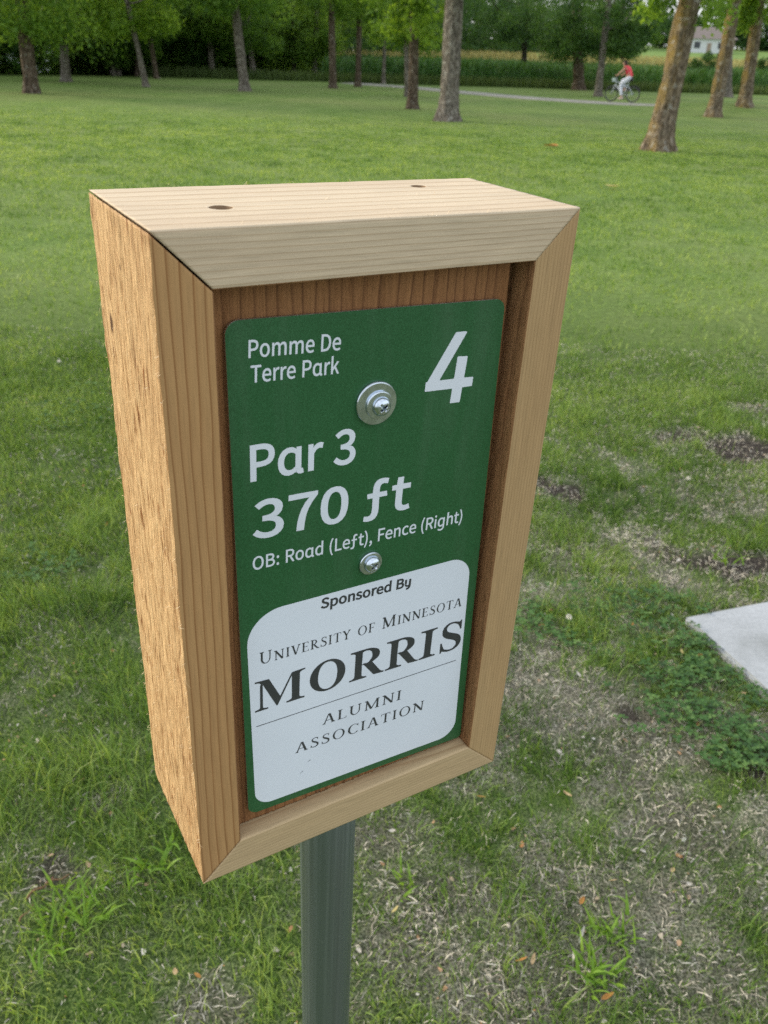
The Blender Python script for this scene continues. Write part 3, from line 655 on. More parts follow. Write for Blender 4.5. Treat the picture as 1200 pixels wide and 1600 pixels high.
GL = {'sans':{'P':(862,[[138,0,263,0,263,398,428,398,550,410,652,445,729,506,778,593,796,706,778,820,729,903,650,958,547,989,422,999,138,999],[263,500,263,896,406,896,501,891,575,871,628,836,660,782,670,706,660,629,630,572,578,531,506,508,411,500]]),'o':(826,[[413,-18,518,-1,611,48,687,127,737,235,755,369,737,504,687,613,611,693,518,742,413,759,308,742,214,693,139,613,89,504,71,369,89,235,139,127,214,48,308,-1],[413,86,341,99,282,137,237,196,209,274,199,369,209,464,237,543,282,603,341,641,413,654,484,641,544,603,589,543,618,464,628,369,618,274,589,196,544,137,484,99]]),'m':(1262,[[125,0,251,0,251,537,316,600,378,638,436,650,513,630,559,565,574,452,574,0,698,0,698,537,764,600,826,638,884,650,962,630,1007,565,1022,452,1022,0,1146,0,1146,469,1137,571,1111,652,1066,711,1004,747,922,759,835,741,755,691,677,617,636,693,570,742,473,759,388,742,312,696,243,632,228,740,125,740]]),'e':(755,[[425,-18,518,-8,598,19,668,57,624,140,567,109,506,89,439,82,360,93,294,127,243,181,209,253,193,341,692,341,698,411,685,529,648,625,588,697,505,743,402,759,303,741,212,691,139,611,89,502,71,369,89,235,139,128,215,48,312,-1],[192,429,210,510,243,574,289,621,344,650,405,659,504,633,567,555,589,429]]),'D':(937,[[138,0,392,0,556,22,686,86,780,189,838,329,857,503,838,677,780,815,685,916,554,978,387,999,138,999],[263,104,263,896,376,896,503,880,602,831,672,751,714,641,728,503,714,364,672,253,602,171,503,121,376,104]]),'T':(816,[[345,0,471,0,471,892,774,892,774,999,42,999,42,892,345,892]]),'r':(529,[[125,0,251,0,251,475,307,576,372,630,436,647,463,646,486,642,508,635,531,743,508,752,482,757,452,759,373,740,302,687,243,605,228,740,125,740]]),'a':(852,[[377,-18,465,-3,542,37,605,90,609,90,630,27,669,-7,726,-18,752,-16,774,-12,793,-7,777,89,752,86,735,91,724,108,719,139,719,740,619,740,608,668,540,718,472,749,395,759,296,741,207,691,136,610,89,502,72,369,86,234,126,126,190,47,274,-1],[405,87,334,100,277,136,235,194,209,273,200,371,211,465,241,543,288,603,346,641,414,654,474,646,534,621,594,576,594,188,533,132,470,98]]),'k':(752,[[125,0,248,0,248,195,387,357,604,0,738,0,459,441,706,740,567,740,253,350,248,350,248,1084,125,1084]]),'3':(756,[[358,-18,460,-5,549,31,618,90,664,169,680,267,669,343,639,407,594,459,536,496,469,520,469,527,562,579,623,659,646,767,632,854,592,923,530,974,449,1006,354,1016,289,1011,229,994,174,969,123,936,76,898,143,819,204,869,273,903,350,916,441,896,499,841,519,758,510,696,481,644,429,603,351,576,243,567,243,471,364,462,452,436,511,394,543,339,553,271,527,172,456,108,350,86,249,102,168,144,104,200,40,120,83,78,135,40,198,10,272,-10]]),'4':(800,[[492,6,650,5,658,39,666,217,828,222,831,339,828,350,822,352,677,356,675,394,680,417,690,650,678,658,600,659,578,664,533,664,525,656,514,394,506,356,278,356,282,372,476,717,629,989,606,1002,450,1000,87,361,83,355,61,350,58,233,61,222,72,219,500,217]]),'7':(756,[[270,0,399,0,413,217,442,408,492,582,573,750,692,924,692,999,67,999,67,892,552,892,449,731,373,570,320,399,287,212]]),'0':(756,[[379,-18,484,3,570,65,635,169,675,315,689,503,675,689,635,833,570,935,484,996,379,1016,273,996,187,935,123,833,82,689,68,503,82,315,123,169,187,65,273,3],[379,83,315,99,263,146,223,228,197,347,188,503,197,658,223,775,263,856,315,903,379,918,442,903,495,856,535,775,561,658,569,503,561,347,535,228,495,146,442,99]]),'5':(756,[[357,-18,455,-3,544,40,617,110,666,205,684,324,668,442,625,532,560,594,477,631,383,643,327,638,278,625,233,604,259,892,635,892,635,999,150,999,117,533,184,490,238,523,290,542,350,549,420,539,477,510,520,463,548,400,557,322,547,241,517,176,471,127,412,96,345,86,242,102,162,142,99,196,37,114,81,75,134,39,196,10,270,-10]]),'f':(756,[[177,526,311,526,274,191,249,61,203,-19,125,-46,99,-45,75,-39,50,-31,27,-124,56,-136,94,-145,138,-149,227,-134,293,-92,340,-26,371,60,390,163,429,526,631,526,631,621,440,621,451,717,472,814,516,886,590,914,624,911,652,904,676,895,703,989,669,1002,628,1012,583,1016,497,1004,431,966,383,903,350,817,330,707,320,621,282,621,177,614]]),'t':(514,[[357,-18,404,-14,450,-4,495,10,470,104,443,93,414,86,386,83,318,100,282,148,271,225,271,639,473,639,473,740,271,740,271,948,168,948,154,740,37,733,37,639,147,639,147,229,154,146,176,78,215,26,275,-6]]),'O':(1011,[[505,-18,646,6,764,73,854,181,912,326,932,503,912,679,854,822,764,928,646,994,505,1016,365,994,247,928,157,822,99,679,79,503,99,326,157,181,247,73,365,6],[505,93,406,111,323,165,261,251,222,364,208,503,222,640,261,752,323,836,406,888,505,906,605,888,688,836,750,752,789,640,802,503,789,364,750,251,688,165,605,111]]),'B':(895,[[138,0,455,0,580,12,685,47,765,105,816,187,834,293,824,368,796,429,753,477,697,511,631,531,631,538,710,586,760,661,777,755,760,848,714,917,641,963,546,990,433,999,138,999],[263,575,263,899,417,899,548,884,626,832,653,738,628,651,550,595,411,575],[263,101,263,477,437,477,533,470,609,449,665,414,698,363,710,297,698,225,663,170,607,131,532,108,437,101]]),':':(379,[[189,531,234,543,267,577,279,627,267,676,234,710,189,722,144,710,112,676,99,627,112,577,144,543],[189,-18,234,-6,267,27,279,76,267,126,234,160,189,172,144,160,112,126,99,76,112,27,144,-6]]),'R':(865,[[263,525,263,896,431,896,516,891,584,872,633,838,663,788,673,719,663,649,633,594,584,555,516,532,431,525],[685,0,827,0,574,437,649,464,711,506,758,562,788,633,798,719,782,828,734,907,660,960,564,989,450,999,138,999,138,0,263,0,263,424,443,424]]),'d':(845,[[377,-18,462,-3,538,35,602,87,606,87,617,0,719,0,719,1084,594,1084,594,800,601,673,537,719,471,748,392,759,294,741,207,691,136,610,89,502,72,369,86,234,126,126,190,47,274,-1],[405,87,334,100,277,136,235,194,209,273,200,371,211,465,241,543,288,603,346,641,414,654,474,646,534,621,594,576,594,188,533,132,470,98]]),'(':(460,[[326,-267,402,-233,339,-113,290,15,256,148,236,285,229,424,236,562,256,698,290,831,339,958,402,1079,326,1114,257,990,201,860,160,723,134,578,125,424,134,268,160,123,201,-13,257,-143]]),'L':(740,[[138,0,700,0,700,108,263,108,263,999,138,999]]),')':(460,[[135,-267,204,-143,260,-13,301,123,326,268,335,424,326,578,301,723,260,860,204,990,135,1114,57,1079,120,958,170,831,205,698,226,562,233,424,226,285,205,148,170,15,120,-113,57,-233]]),',':(379,[[102,-259,170,-222,225,-174,266,-116,292,-49,301,26,288,104,252,154,196,172,149,161,115,131,102,84,115,38,148,8,193,-3,208,-1,191,-77,145,-139,72,-185]]),'F':(752,[[138,0,263,0,263,448,644,448,644,555,263,555,263,892,713,892,713,999,138,999]]),'n':(831,[[125,0,251,0,251,537,319,599,382,637,452,650,532,630,578,565,593,452,593,0,717,0,717,469,708,571,682,652,637,711,574,747,490,759,397,742,315,696,243,632,228,740,125,740]]),'c':(695,[[417,-18,504,-6,585,25,657,75,602,159,552,122,493,96,428,86,352,99,288,137,240,196,210,274,199,369,210,464,242,543,292,603,356,641,432,654,486,646,535,623,579,590,642,672,584,715,514,747,426,759,316,742,219,693,141,613,90,504,71,369,88,235,136,127,210,48,306,-1]]),'i':(375,[[125,0,251,0,251,740,125,740],[188,892,231,903,260,932,271,975,260,1018,231,1046,188,1056,145,1046,117,1018,106,975,117,932,145,903]]),'g':(845,[[392,-335,506,-322,598,-283,664,-220,705,-136,719,-33,719,740,617,740,605,672,601,672,539,719,472,749,395,759,296,742,208,692,137,613,89,508,72,380,86,252,126,148,190,71,274,23,377,7,461,21,534,57,597,108,594,-33,571,-140,504,-210,392,-236,319,-229,245,-206,172,-168,125,-253,209,-298,299,-326],[405,110,334,123,277,158,235,214,209,289,200,380,211,471,241,547,287,604,346,641,414,654,474,646,534,621,594,576,594,213,533,156,470,122]]),'h':(827,[[125,0,251,0,251,537,319,599,382,637,452,650,532,630,578,565,593,452,593,0,717,0,717,469,708,571,682,652,637,711,574,747,490,759,397,742,317,697,245,635,251,787,251,1084,125,1084]]),'S':(812,[[414,-18,529,-3,624,37,694,98,738,176,753,266,743,346,714,409,670,460,614,500,548,533,406,594,328,630,266,682,240,762,263,838,328,888,426,906,513,895,588,863,654,813,719,894,674,934,620,968,561,994,496,1011,426,1016,324,1004,237,968,170,912,127,839,112,752,124,673,156,610,203,561,258,524,315,496,458,433,544,391,603,338,625,255,600,170,529,113,416,93,354,98,294,115,238,141,186,175,140,217,65,129,121,80,184,39,255,8,332,-11]]),'p':(845,[[125,-312,251,-312,251,-61,247,68,314,21,383,-8,451,-18,549,-1,637,50,708,131,755,243,772,381,760,509,724,613,664,692,582,742,478,759,394,744,314,706,243,654,228,740,125,740],[431,87,377,94,315,118,251,163,251,553,319,608,385,642,447,654,522,641,577,605,615,548,636,472,643,380,633,280,604,198,558,138,500,100]]),'s':(638,[[319,-18,414,-6,489,25,543,73,576,133,587,202,574,275,539,330,488,370,427,401,362,426,284,458,226,497,203,555,218,608,263,647,341,662,402,653,457,630,508,597,568,674,504,717,427,747,339,759,250,748,180,719,127,674,95,616,84,549,97,482,130,430,179,390,238,360,300,335,380,302,443,258,469,195,453,136,404,95,323,79,241,90,170,121,104,168,44,84,123,32,216,-4]]),'y':(740,[[277,-278,406,-269,428,-263,574,-150,641,50,642,261,647,289,647,733,644,739,633,742,522,741,514,733,514,267,513,206,486,167,467,148,428,126,378,114,333,114,306,121,256,147,210,200,189,273,133,269,111,261,115,211,148,139,183,97,217,71,261,48,322,31,400,31,450,43,500,69,507,67,507,44,485,-33,461,-92,378,-151,344,-158,266,-161,270,-239],[94,306,194,303,206,305,208,311,206,739,106,742,94,739,92,733]]),'U':(982,[[492,-18,607,-4,706,41,782,122,832,244,850,411,850,999,729,999,729,409,717,284,684,194,632,135,567,102,492,93,417,102,353,135,303,194,271,284,259,409,259,999,134,999,134,411,151,244,201,122,277,41,376,-4]]),' ':(349,[])},'bold':{'U':(1080,[[543,-30,467,-24,400,-9,344,13,297,39,259,70,212,139,184,229,174,341,174,831,173,876,160,911,133,929,108,942,75,951,28,958,28,1003,531,1003,532,958,495,952,467,948,446,943,429,936,413,927,392,915,381,893,383,864,383,831,383,306,390,225,409,159,441,109,484,76,538,57,602,51,694,64,765,100,815,159,846,242,856,349,857,829,855,872,858,910,832,928,806,941,769,950,716,958,716,1003,1043,1002,1044,958,1001,948,971,938,948,925,924,906,931,869,930,829,930,398,926,311,915,235,896,169,870,113,835,68,793,32,743,5,685,-15,618,-27]]),'N':(1082,[[883,-24,227,788,237,172,240,126,234,86,260,68,285,57,319,49,370,42,369,-4,36,-4,35,43,71,46,96,50,117,55,133,62,150,72,168,86,160,113,162,140,163,172,181,856,127,906,94,936,77,946,36,959,60,979,334,979,862,355,854,828,853,860,851,887,858,912,840,926,824,935,807,942,786,948,759,952,722,958,722,1003,1056,1003,1056,958,1007,951,974,943,950,931,924,912,930,872,928,826,905,-4]]),'I':(571,[[26,-4,25,42,73,51,107,60,134,71,160,88,179,120,178,164,179,849,179,891,160,922,137,936,113,945,77,952,25,957,25,1003,540,1003,541,957,490,952,456,945,431,936,407,921,386,892,387,849,387,169,388,140,386,113,397,91,417,79,434,69,453,61,476,54,505,49,543,42,543,-4]]),'V':(938,[[470,-21,115,843,98,877,74,902,51,923,28,938,1,949,-35,958,-33,1001,467,1003,467,957,422,954,390,950,367,944,348,935,325,924,317,899,322,878,330,854,341,824,567,303,760,829,768,854,773,877,777,897,785,922,764,935,747,943,724,949,694,953,651,957,651,1003,973,1002,974,958,942,953,918,947,897,936,873,918,858,883,841,838,498,-20]]),'E':(969,[[26,-5,26,41,76,46,111,54,136,65,164,84,177,122,178,170,178,809,176,867,166,912,136,933,110,945,78,953,31,957,31,1003,868,992,879,697,837,696,818,781,791,847,748,894,685,919,605,934,508,939,480,939,457,937,439,935,426,932,414,926,396,919,384,902,387,878,387,851,381,519,424,544,483,548,541,546,571,588,594,632,612,688,628,761,671,761,671,255,626,255,618,313,609,359,596,397,581,428,561,457,536,486,493,476,453,481,406,483,381,507,387,147,386,112,400,87,421,77,441,70,468,66,505,64,573,67,633,74,687,86,735,103,780,126,814,163,844,206,871,257,899,318,944,315,877,7]]),'R':(1037,[[30,-4,29,42,78,49,112,57,137,69,165,88,176,127,177,176,177,831,176,876,163,911,136,929,111,942,78,951,31,958,31,1003,476,1003,560,999,634,988,699,967,752,943,797,920,854,872,888,811,900,733,891,669,865,616,823,572,765,532,686,492,939,105,960,85,978,70,994,58,1009,51,1027,46,1049,45,1058,43,1057,-4,751,16,439,461,379,485,386,176,387,127,397,88,426,69,451,57,485,49,535,42,534,-4],[379,493,446,517,519,504,581,518,614,566,649,606,673,663,680,737,654,856,587,920,491,941,458,939,433,934,416,927,391,914,385,884,386,846]]),'S':(856,[[104,-13,93,348,139,349,167,249,199,168,238,103,299,69,361,45,432,37,483,42,526,56,562,80,590,112,609,151,618,196,608,261,568,318,501,363,363,431,286,473,225,517,179,562,147,611,128,666,119,728,121,784,131,835,150,881,177,922,211,958,252,987,298,1009,349,1023,405,1027,504,1017,619,984,639,977,657,968,681,977,690,998,700,1025,735,1013,746,697,704,696,687,751,668,800,645,845,619,887,579,913,542,937,504,955,465,966,426,969,380,966,341,953,308,933,283,906,266,873,259,834,261,796,271,761,292,730,322,702,361,676,408,651,549,585,604,557,649,529,686,500,715,470,738,439,754,407,765,372,773,334,776,292,774,233,761,179,738,130,706,86,666,47,616,16,558,-8,493,-22,421,-27,347,-21,275,-2,252,7,232,14,216,20,203,25,193,29,186,34,167,45,158,25,153,14,149,4,144,-9,137,-27]]),'T':(928,[[197,-4,197,42,248,47,284,56,311,68,340,88,354,127,355,176,338,947,327,945,256,938,194,920,139,889,105,834,82,771,67,693,20,693,30,992,893,992,903,692,860,691,840,785,808,859,753,910,679,936,589,945,581,947,564,176,565,125,578,86,607,67,633,55,670,47,723,43,723,-4]]),'Y':(934,[[218,-4,218,42,267,49,300,57,325,69,354,88,364,127,366,176,367,396,119,858,84,897,53,923,29,938,0,949,-34,957,-32,1001,458,1003,458,956,429,954,405,953,384,949,367,944,353,937,336,930,323,914,329,895,337,875,348,853,544,465,727,805,746,839,758,869,765,894,753,931,714,948,654,954,642,956,642,1003,943,979,967,957,941,950,919,942,898,930,876,914,852,893,840,858,568,452,574,176,575,127,586,88,614,69,639,57,674,49,723,42,723,-4]]),'O':(1152,[[571,-29,500,-23,433,-8,370,17,312,49,260,88,213,133,173,183,139,238,112,298,92,362,80,429,76,499,80,569,92,636,112,699,139,759,173,814,214,865,261,911,314,950,373,983,438,1007,508,1022,582,1027,653,1022,720,1007,783,982,841,950,893,912,939,868,979,818,1013,763,1040,703,1061,639,1073,571,1077,499,1073,429,1060,362,1040,299,1013,239,979,183,937,133,890,88,837,49,779,16,714,-9,645,-23],[580,32,669,49,742,102,799,194,835,327,848,499,845,589,834,669,818,741,795,802,766,854,709,918,644,955,570,967,481,949,409,896,352,804,315,671,302,499,306,410,316,330,333,259,356,197,386,145,442,81,507,44]]),'F':(887,[[30,-4,30,42,78,50,112,60,138,73,167,93,176,134,177,184,177,822,175,871,162,910,135,928,109,940,75,949,26,958,27,1002,857,992,867,697,824,697,811,756,797,805,779,845,757,882,720,904,679,920,630,931,572,938,504,941,478,940,456,939,439,938,426,935,415,931,403,926,383,916,384,896,385,874,379,522,417,547,475,551,533,548,564,590,587,635,605,691,620,764,666,763,666,256,621,255,606,336,589,396,565,442,534,485,475,482,414,485,379,510,386,176,386,143,385,112,400,88,421,74,440,64,461,56,488,50,522,46,567,43,567,-4]]),'M':(1390,[[27,-4,27,42,74,49,108,57,134,70,162,88,159,129,162,174,161,838,182,869,177,896,165,916,147,928,131,937,114,943,92,949,65,953,28,957,28,1003,394,983,695,303,999,979,1357,1002,1358,958,1313,950,1280,940,1255,928,1229,910,1213,875,1215,830,1215,187,1216,148,1217,115,1221,87,1244,73,1261,62,1277,55,1297,50,1322,46,1357,42,1356,-4,864,-4,863,42,899,48,926,52,947,58,964,66,981,76,1004,90,1008,117,1009,147,1010,182,998,879,625,10,598,9,230,860,235,175,237,126,235,84,263,66,290,54,325,47,376,43,375,-4]]),'A':(957,[[-22,-2,-23,43,6,48,29,55,51,67,75,86,88,122,104,165,459,1011,487,1014,829,184,846,133,874,98,900,74,922,58,946,49,976,43,952,20,498,-4,498,44,567,52,608,67,641,98,632,121,623,148,610,183,565,307,228,288,176,153,169,128,165,106,175,68,213,52,271,46,284,44,284,-4],[248,351,555,335,387,708]]),'L':(935,[[30,-4,29,42,78,49,112,57,137,69,165,88,176,127,177,176,177,831,176,877,163,913,136,931,111,943,78,951,31,958,31,1003,553,1003,553,957,512,954,482,951,458,947,439,940,422,930,402,917,385,896,386,865,386,831,386,181,386,149,387,121,387,97,408,84,424,76,439,71,458,68,482,65,513,64,579,67,638,75,690,88,736,106,780,133,812,174,840,221,867,277,894,343,939,341,875,7]]),'C':(1027,[[563,-25,468,-16,382,8,304,49,236,101,180,163,134,235,100,317,80,405,73,501,80,596,101,683,134,763,181,835,238,897,306,950,385,991,472,1017,569,1026,640,1020,720,1000,806,967,850,950,885,956,902,986,917,1024,946,1009,958,675,918,673,881,760,841,836,780,891,717,933,652,958,582,967,487,949,411,896,351,804,313,670,300,496,314,334,354,208,419,121,504,70,610,55,668,60,726,75,783,101,838,137,889,181,940,235,984,195,918,113,843,52,759,8,665,-18]]),' ':(500,[])},'reg':{'U':(1060,[[458,-17,544,-19,600,-7,667,21,717,54,756,87,813,161,851,239,868,294,881,378,881,889,909,944,978,965,980,994,978,1000,967,1003,706,1000,705,961,769,944,803,878,803,383,797,328,768,222,740,167,714,128,672,86,633,60,594,43,550,36,506,36,450,54,400,86,364,122,310,211,293,256,275,333,275,889,304,944,372,965,373,1000,28,1000,28,965,96,944,125,889,125,394,138,300,160,228,204,144,283,58,350,15,406,-7]]),'N':(1060,[[871,-6,878,-8,895,6,900,28,923,50,899,89,897,100,898,878,931,944,995,961,995,1000,733,1003,722,1000,720,994,722,965,791,944,819,889,817,209,810,211,737,311,247,994,233,1002,156,1003,11,1002,3,994,5,961,50,945,78,892,122,881,158,828,158,111,130,56,61,35,61,6,328,3,339,5,341,11,340,33,333,40,289,49,267,59,242,111,244,705,263,689,750,9,761,3,861,2]]),'I':(440,[[50,6,378,3,389,5,391,11,390,33,383,40,322,56,292,122,292,883,322,945,389,965,389,1000,61,1003,50,1000,48,994,48,972,54,961,117,944,147,878,147,117,117,55,50,35]]),'V':(980,[[400,-6,561,-6,554,44,821,878,828,885,858,889,889,945,939,959,947,967,947,994,939,1002,694,1000,694,965,750,945,756,928,532,228,517,182,511,178,504,189,271,939,278,947,328,961,328,1000,11,1000,11,961,67,945,94,892,124,878]]),'E':(800,[[27,6,717,6,725,50,725,139,731,161,730,183,722,191,700,190,693,183,669,44,661,36,378,36,322,49,298,61,275,117,277,500,539,502,547,494,550,444,567,442,575,450,575,589,572,600,550,600,547,550,539,542,283,542,275,550,275,639,275,889,304,944,378,964,622,962,629,956,655,811,683,809,689,811,691,822,686,839,686,928,678,1000,27,1000,28,965,96,944,125,883,125,111,96,56,28,35]]),'R':(920,[[704,-6,933,-8,944,-6,950,6,939,18,778,108,454,489,456,502,550,543,589,571,652,639,674,689,681,728,674,789,652,839,611,892,544,940,483,968,433,985,383,993,367,1002,28,1000,28,965,96,944,125,889,125,111,96,56,28,35,27,6,373,6,372,35,304,56,275,111,275,472,283,480,317,481,324,478,324,472,313,461,315,450,492,211],[278,522,275,883,298,939,322,951,356,957,433,924,469,894,502,856,524,811,536,756,529,689,507,633,444,564,411,543,339,520]]),'S':(740,[[325,-11,400,-14,478,-1,528,15,578,43,611,69,646,111,674,172,686,233,686,306,679,333,657,389,619,444,528,529,433,590,328,648,261,697,237,728,220,778,221,850,236,878,267,908,317,935,350,946,411,952,489,935,533,913,547,900,568,856,577,800,591,789,594,744,617,744,619,894,611,989,589,989,586,944,583,937,578,937,550,957,472,990,417,1002,356,1002,317,996,250,974,200,942,160,900,138,861,125,811,125,739,132,706,138,683,165,628,250,536,467,385,519,333,540,306,558,261,558,194,551,167,519,117,461,76,372,53,278,53,244,60,206,76,169,106,143,150,125,233,111,244,100,278,78,278,75,267,81,56,89,1,106,3,114,11,117,88,172,37,222,10,256,-1]]),'T':(860,[[261,6,589,3,600,5,603,11,601,33,594,40,533,56,503,117,503,956,506,961,517,964,772,961,788,811,794,804,811,803,817,806,819,817,814,967,806,1000,606,1003,61,1003,50,1000,48,994,42,817,44,806,50,803,67,803,75,811,89,961,344,964,356,961,358,956,358,117,328,55,261,35]]),'Y':(900,[[289,6,617,3,628,5,630,11,628,39,578,49,561,59,532,117,528,506,743,878,756,886,800,889,831,944,878,965,880,994,878,1000,867,1003,644,1000,644,961,681,950,687,944,685,933,533,674,489,597,483,591,477,594,282,939,283,950,317,960,324,967,322,1000,33,1003,22,1000,20,994,22,961,67,945,98,889,139,883,385,450,385,111,358,56,289,35]]),'O':(1100,[[497,-17,594,-19,661,-7,761,32,856,97,924,172,957,222,985,278,1018,383,1030,461,1030,539,1007,661,979,733,924,828,856,903,761,968,661,1007,603,1017,506,1019,439,1007,339,968,244,903,176,828,143,778,115,722,82,617,70,539,70,461,93,339,121,267,176,172,244,97,339,32,439,-7],[511,21,467,32,389,76,336,128,293,189,254,272,232,344,214,461,214,539,232,656,254,728,293,811,336,872,389,924,467,968,517,980,589,979,633,968,711,924,764,872,807,811,846,728,868,656,886,539,886,461,868,344,846,272,807,189,764,128,711,76,633,32,583,20]]),'F':(740,[[27,6,373,6,372,35,304,56,276,106,275,472,278,478,289,481,517,480,525,472,527,422,544,420,553,428,553,572,544,580,527,578,525,528,517,520,277,522,275,889,306,946,378,964,483,964,624,961,636,922,653,817,661,809,683,809,691,817,686,839,680,994,672,1002,27,1000,28,965,96,944,125,883,125,111,96,56,28,35]]),'M':(1340,[[83,6,344,3,356,5,358,11,357,33,350,40,288,56,259,117,261,668,279,639,532,50,550,21,617,47,656,39,671,67,690,83,688,100,732,194,998,744,1022,782,1025,111,1000,59,978,49,933,40,926,33,925,11,928,5,939,3,1273,6,1272,35,1204,56,1176,106,1175,294,1175,917,1189,945,1256,965,1256,1000,983,1000,982,967,989,960,1007,956,1007,939,707,317,644,201,295,1000,61,1002,53,994,55,961,100,945,128,892,139,886,172,884,181,856,180,117,150,55,83,35]]),'A':(1000,[[5,6,256,6,256,35,206,54,203,72,289,328,628,331,639,328,646,317,727,56,722,49,678,35,678,5,1000,5,1003,28,996,39,944,54,912,111,877,117,797,367,593,1000,578,1008,422,1006,140,128,128,114,92,111,61,55,6,39],[306,370,304,389,461,872,469,867,506,753,613,422,623,372]]),'L':(760,[[27,6,717,6,725,50,725,139,731,161,730,183,722,191,700,190,693,183,669,44,661,36,378,36,322,49,298,61,275,117,275,589,276,894,304,944,372,965,373,1000,27,1000,28,965,96,944,125,883,125,111,96,56,28,35]]),'C':(960,[[497,-17,589,-19,628,-14,711,10,800,55,817,45,911,125,923,144,894,173,867,159,806,156,775,117,717,65,667,37,606,20,533,20,506,26,450,48,411,75,375,106,310,194,276,267,249,361,236,433,236,561,260,683,288,761,343,856,378,897,450,952,533,980,606,980,667,962,717,935,737,917,775,883,806,844,845,839,872,761,900,761,906,778,900,978,872,978,867,927,856,933,828,928,739,979,661,1007,594,1019,506,1019,439,1007,361,979,311,952,244,903,203,861,143,778,115,722,93,661,70,539,70,461,93,339,115,278,143,222,203,139,278,71,339,32,389,10,439,-7]]),' ':(420,[])}}
GL['sans']['f'] = (GL['sans']['f'][0] - 60, [[v - (.13 * c[i + 1] if i % 2 == 0 else 0) for i, v in enumerate(c)] for c in GL['sans']['f'][1]])
def c_area(p): return .5 * np.sum(p[:, 0] * np.roll(p[:, 1], -1) - np.roll(p[:, 0], -1) * p[:, 1])
def thicken(cs, w):
    big = max(cs, key=lambda c: abs(c_area(c))); s = 1 if c_area(big) > 0 else -1; out = []
    for c in cs:
        e = np.roll(c, -1, 0) - c; e /= np.linalg.norm(e, axis=1)[:, None] + 1e-12
        n = np.stack([e[:, 1], -e[:, 0]], 1); m = n + np.roll(n, 1, 0); m /= np.linalg.norm(m, axis=1)[:, None] + 1e-9
        k_ = 1 / np.maximum(.7, (m * n).sum(1))[:, None]; out.append(c + m * s * w * k_)
    return out
def lettering(font, txt, A, B, cap, wgt, mat, ydepth, parent, sp=0.0, small=None, xs=None, slant=0.0):
    """text from baseline start A to baseline end B (box mm), cap height in mm"""
    A, B = np.array(A, float), np.array(B, float)
    G = GL[font]; x = 0; items = []; xmin = None; xmax = 0
    for ch in txt:
        sc = 1.0; c_ = ch
        if small:
            if ch.islower(): sc = small; c_ = ch.upper()
        ad, cs = G[c_]
        cs = [np.array(q, float).reshape(-1, 2) / 1000 * sc for q in cs]
        if cs:
            if wgt: cs = thicken(cs, wgt)
            items.append([q + [x, 0] for q in cs]); xx = np.concatenate(cs)[:, 0] + x
            if xmin is None: xmin = xx.min()
            xmax = xx.max()
        x += (ad / 1000 + sp) * sc
    d = B - A; Lw = np.linalg.norm(d); d /= Lw; nrm = np.array([-d[1], d[0]])
    kx = Lw / (xmax - xmin); out = []
    for cs in items:
        for q in cs: out.append(A + ((q[:, :1] - xmin + slant * q[:, 1:]) * kx) * d + q[:, 1:] * cap * nrm)
    return flat_obj('lettering', out, ydepth, TH, mat, parent, f'printed lettering reading {txt}')
YL = YP - TH * 1.5; YW = YP - TH * 3.5
lettering('sans', 'Pomme De', (-60.0, 119.3), (-18.3, 117.6), 7.2, .018, M_lett, YL, plate)
lettering('sans', 'Terre Park', (-59.4, 108.6), (-18.8, 107.2), 7.2, .018, M_lett, YL, plate)
lettering('sans', '4', (26.0, 84.2), (53.0, 83.2), 35.0, 0, M_lett, YL, plate)
lettering('sans', 'Par 3', (-60.8, 63.6), (-9.2, 62.9), 16.6, .026, M_lett, YL, plate)
lettering('sans', '370 ft', (-60.6, 34.2), (22.6, 31.2), 18.6, .026, M_lett, YL, plate)
lettering('sans', 'OB: Road (Left), Fence (Right)', (-61.0, 17.5), (56.0, 14.9), 6.9, .016, M_lett, YL, plate)
lettering('sans', 'Sponsored By', (-25.8, -15.4), (27.0, -17.2), 5.9, .040, M_ink, YW, plate, .0)
lettering('reg', 'University of Minnesota'.replace(' of ', ' of '), (-59.0, -38.9), (62.4, -41.4), 7.4, 0, M_ink, YW, plate, .10, .80)
lettering('bold', 'MORRIS', (-62.2, -68.9), (64.6, -71.3), 19.6, 0, M_ink, YW, plate, .03)
lettering('reg', 'ALUMNI', (-23.6, -94.1), (26.3, -95.8), 6.9, 0, M_ink, YW, plate, .14)
lettering('reg', 'ASSOCIATION', (-39.8, -107.9), (42.8, -110.2), 6.9, 0, M_ink, YW, plate, .14)
flat_obj('printed_rule', [np.array([(-61.8, -79.0), (62.9, -80.7), (62.9, -80.3), (-61.8, -78.6)])], YW, TH, M_ink, white)
for i, (wx, wz, angle) in enumerate([(-31.5, -117.5, .9), (-36, -124, .8)]):
    flat_obj('scuff_mark', [np.array([(wx - .9, wz - .5), (wx + .9, wz + .6), (wx + .8, wz + .9)])], YW, TH, M_ink, plate)
# screws and washers holding the plate
for (cx, cz, r1, r2, rh) in ((.1, 90.7, 10.3, 6.7, 4.6), (1.3, 4.6, 6.4, 0, 4.5)):
    base = Vector((cx / 1000, YP - .0001, cz / 1000))
    zz = 0
    w1 = link('washer', washer_mesh(r1 / 1000, .0026, .0016), plate, base); w1.rotation_euler = RF.to_euler(); zz = .0016
    if r2:
        w1['label'] = 'wide zinc fender washer'
        w2_ = link('washer', washer_mesh(r2 / 1000, .0025, .0012, .0002), plate, base + Vector((.0009, -zz - .0001, -.0006))); w2_.rotation_euler = RF.to_euler(); zz += .0013
        w2_['label'] = 'smaller zinc washer on top of the wide one'
    s_ = link('screw', screw_mesh(rh / 1000, .0030), plate, base + Vector((.0013 if r2 else .0003, -zz - .0001, -.0009 if r2 else 0))); s_.rotation_euler = RF.to_euler()

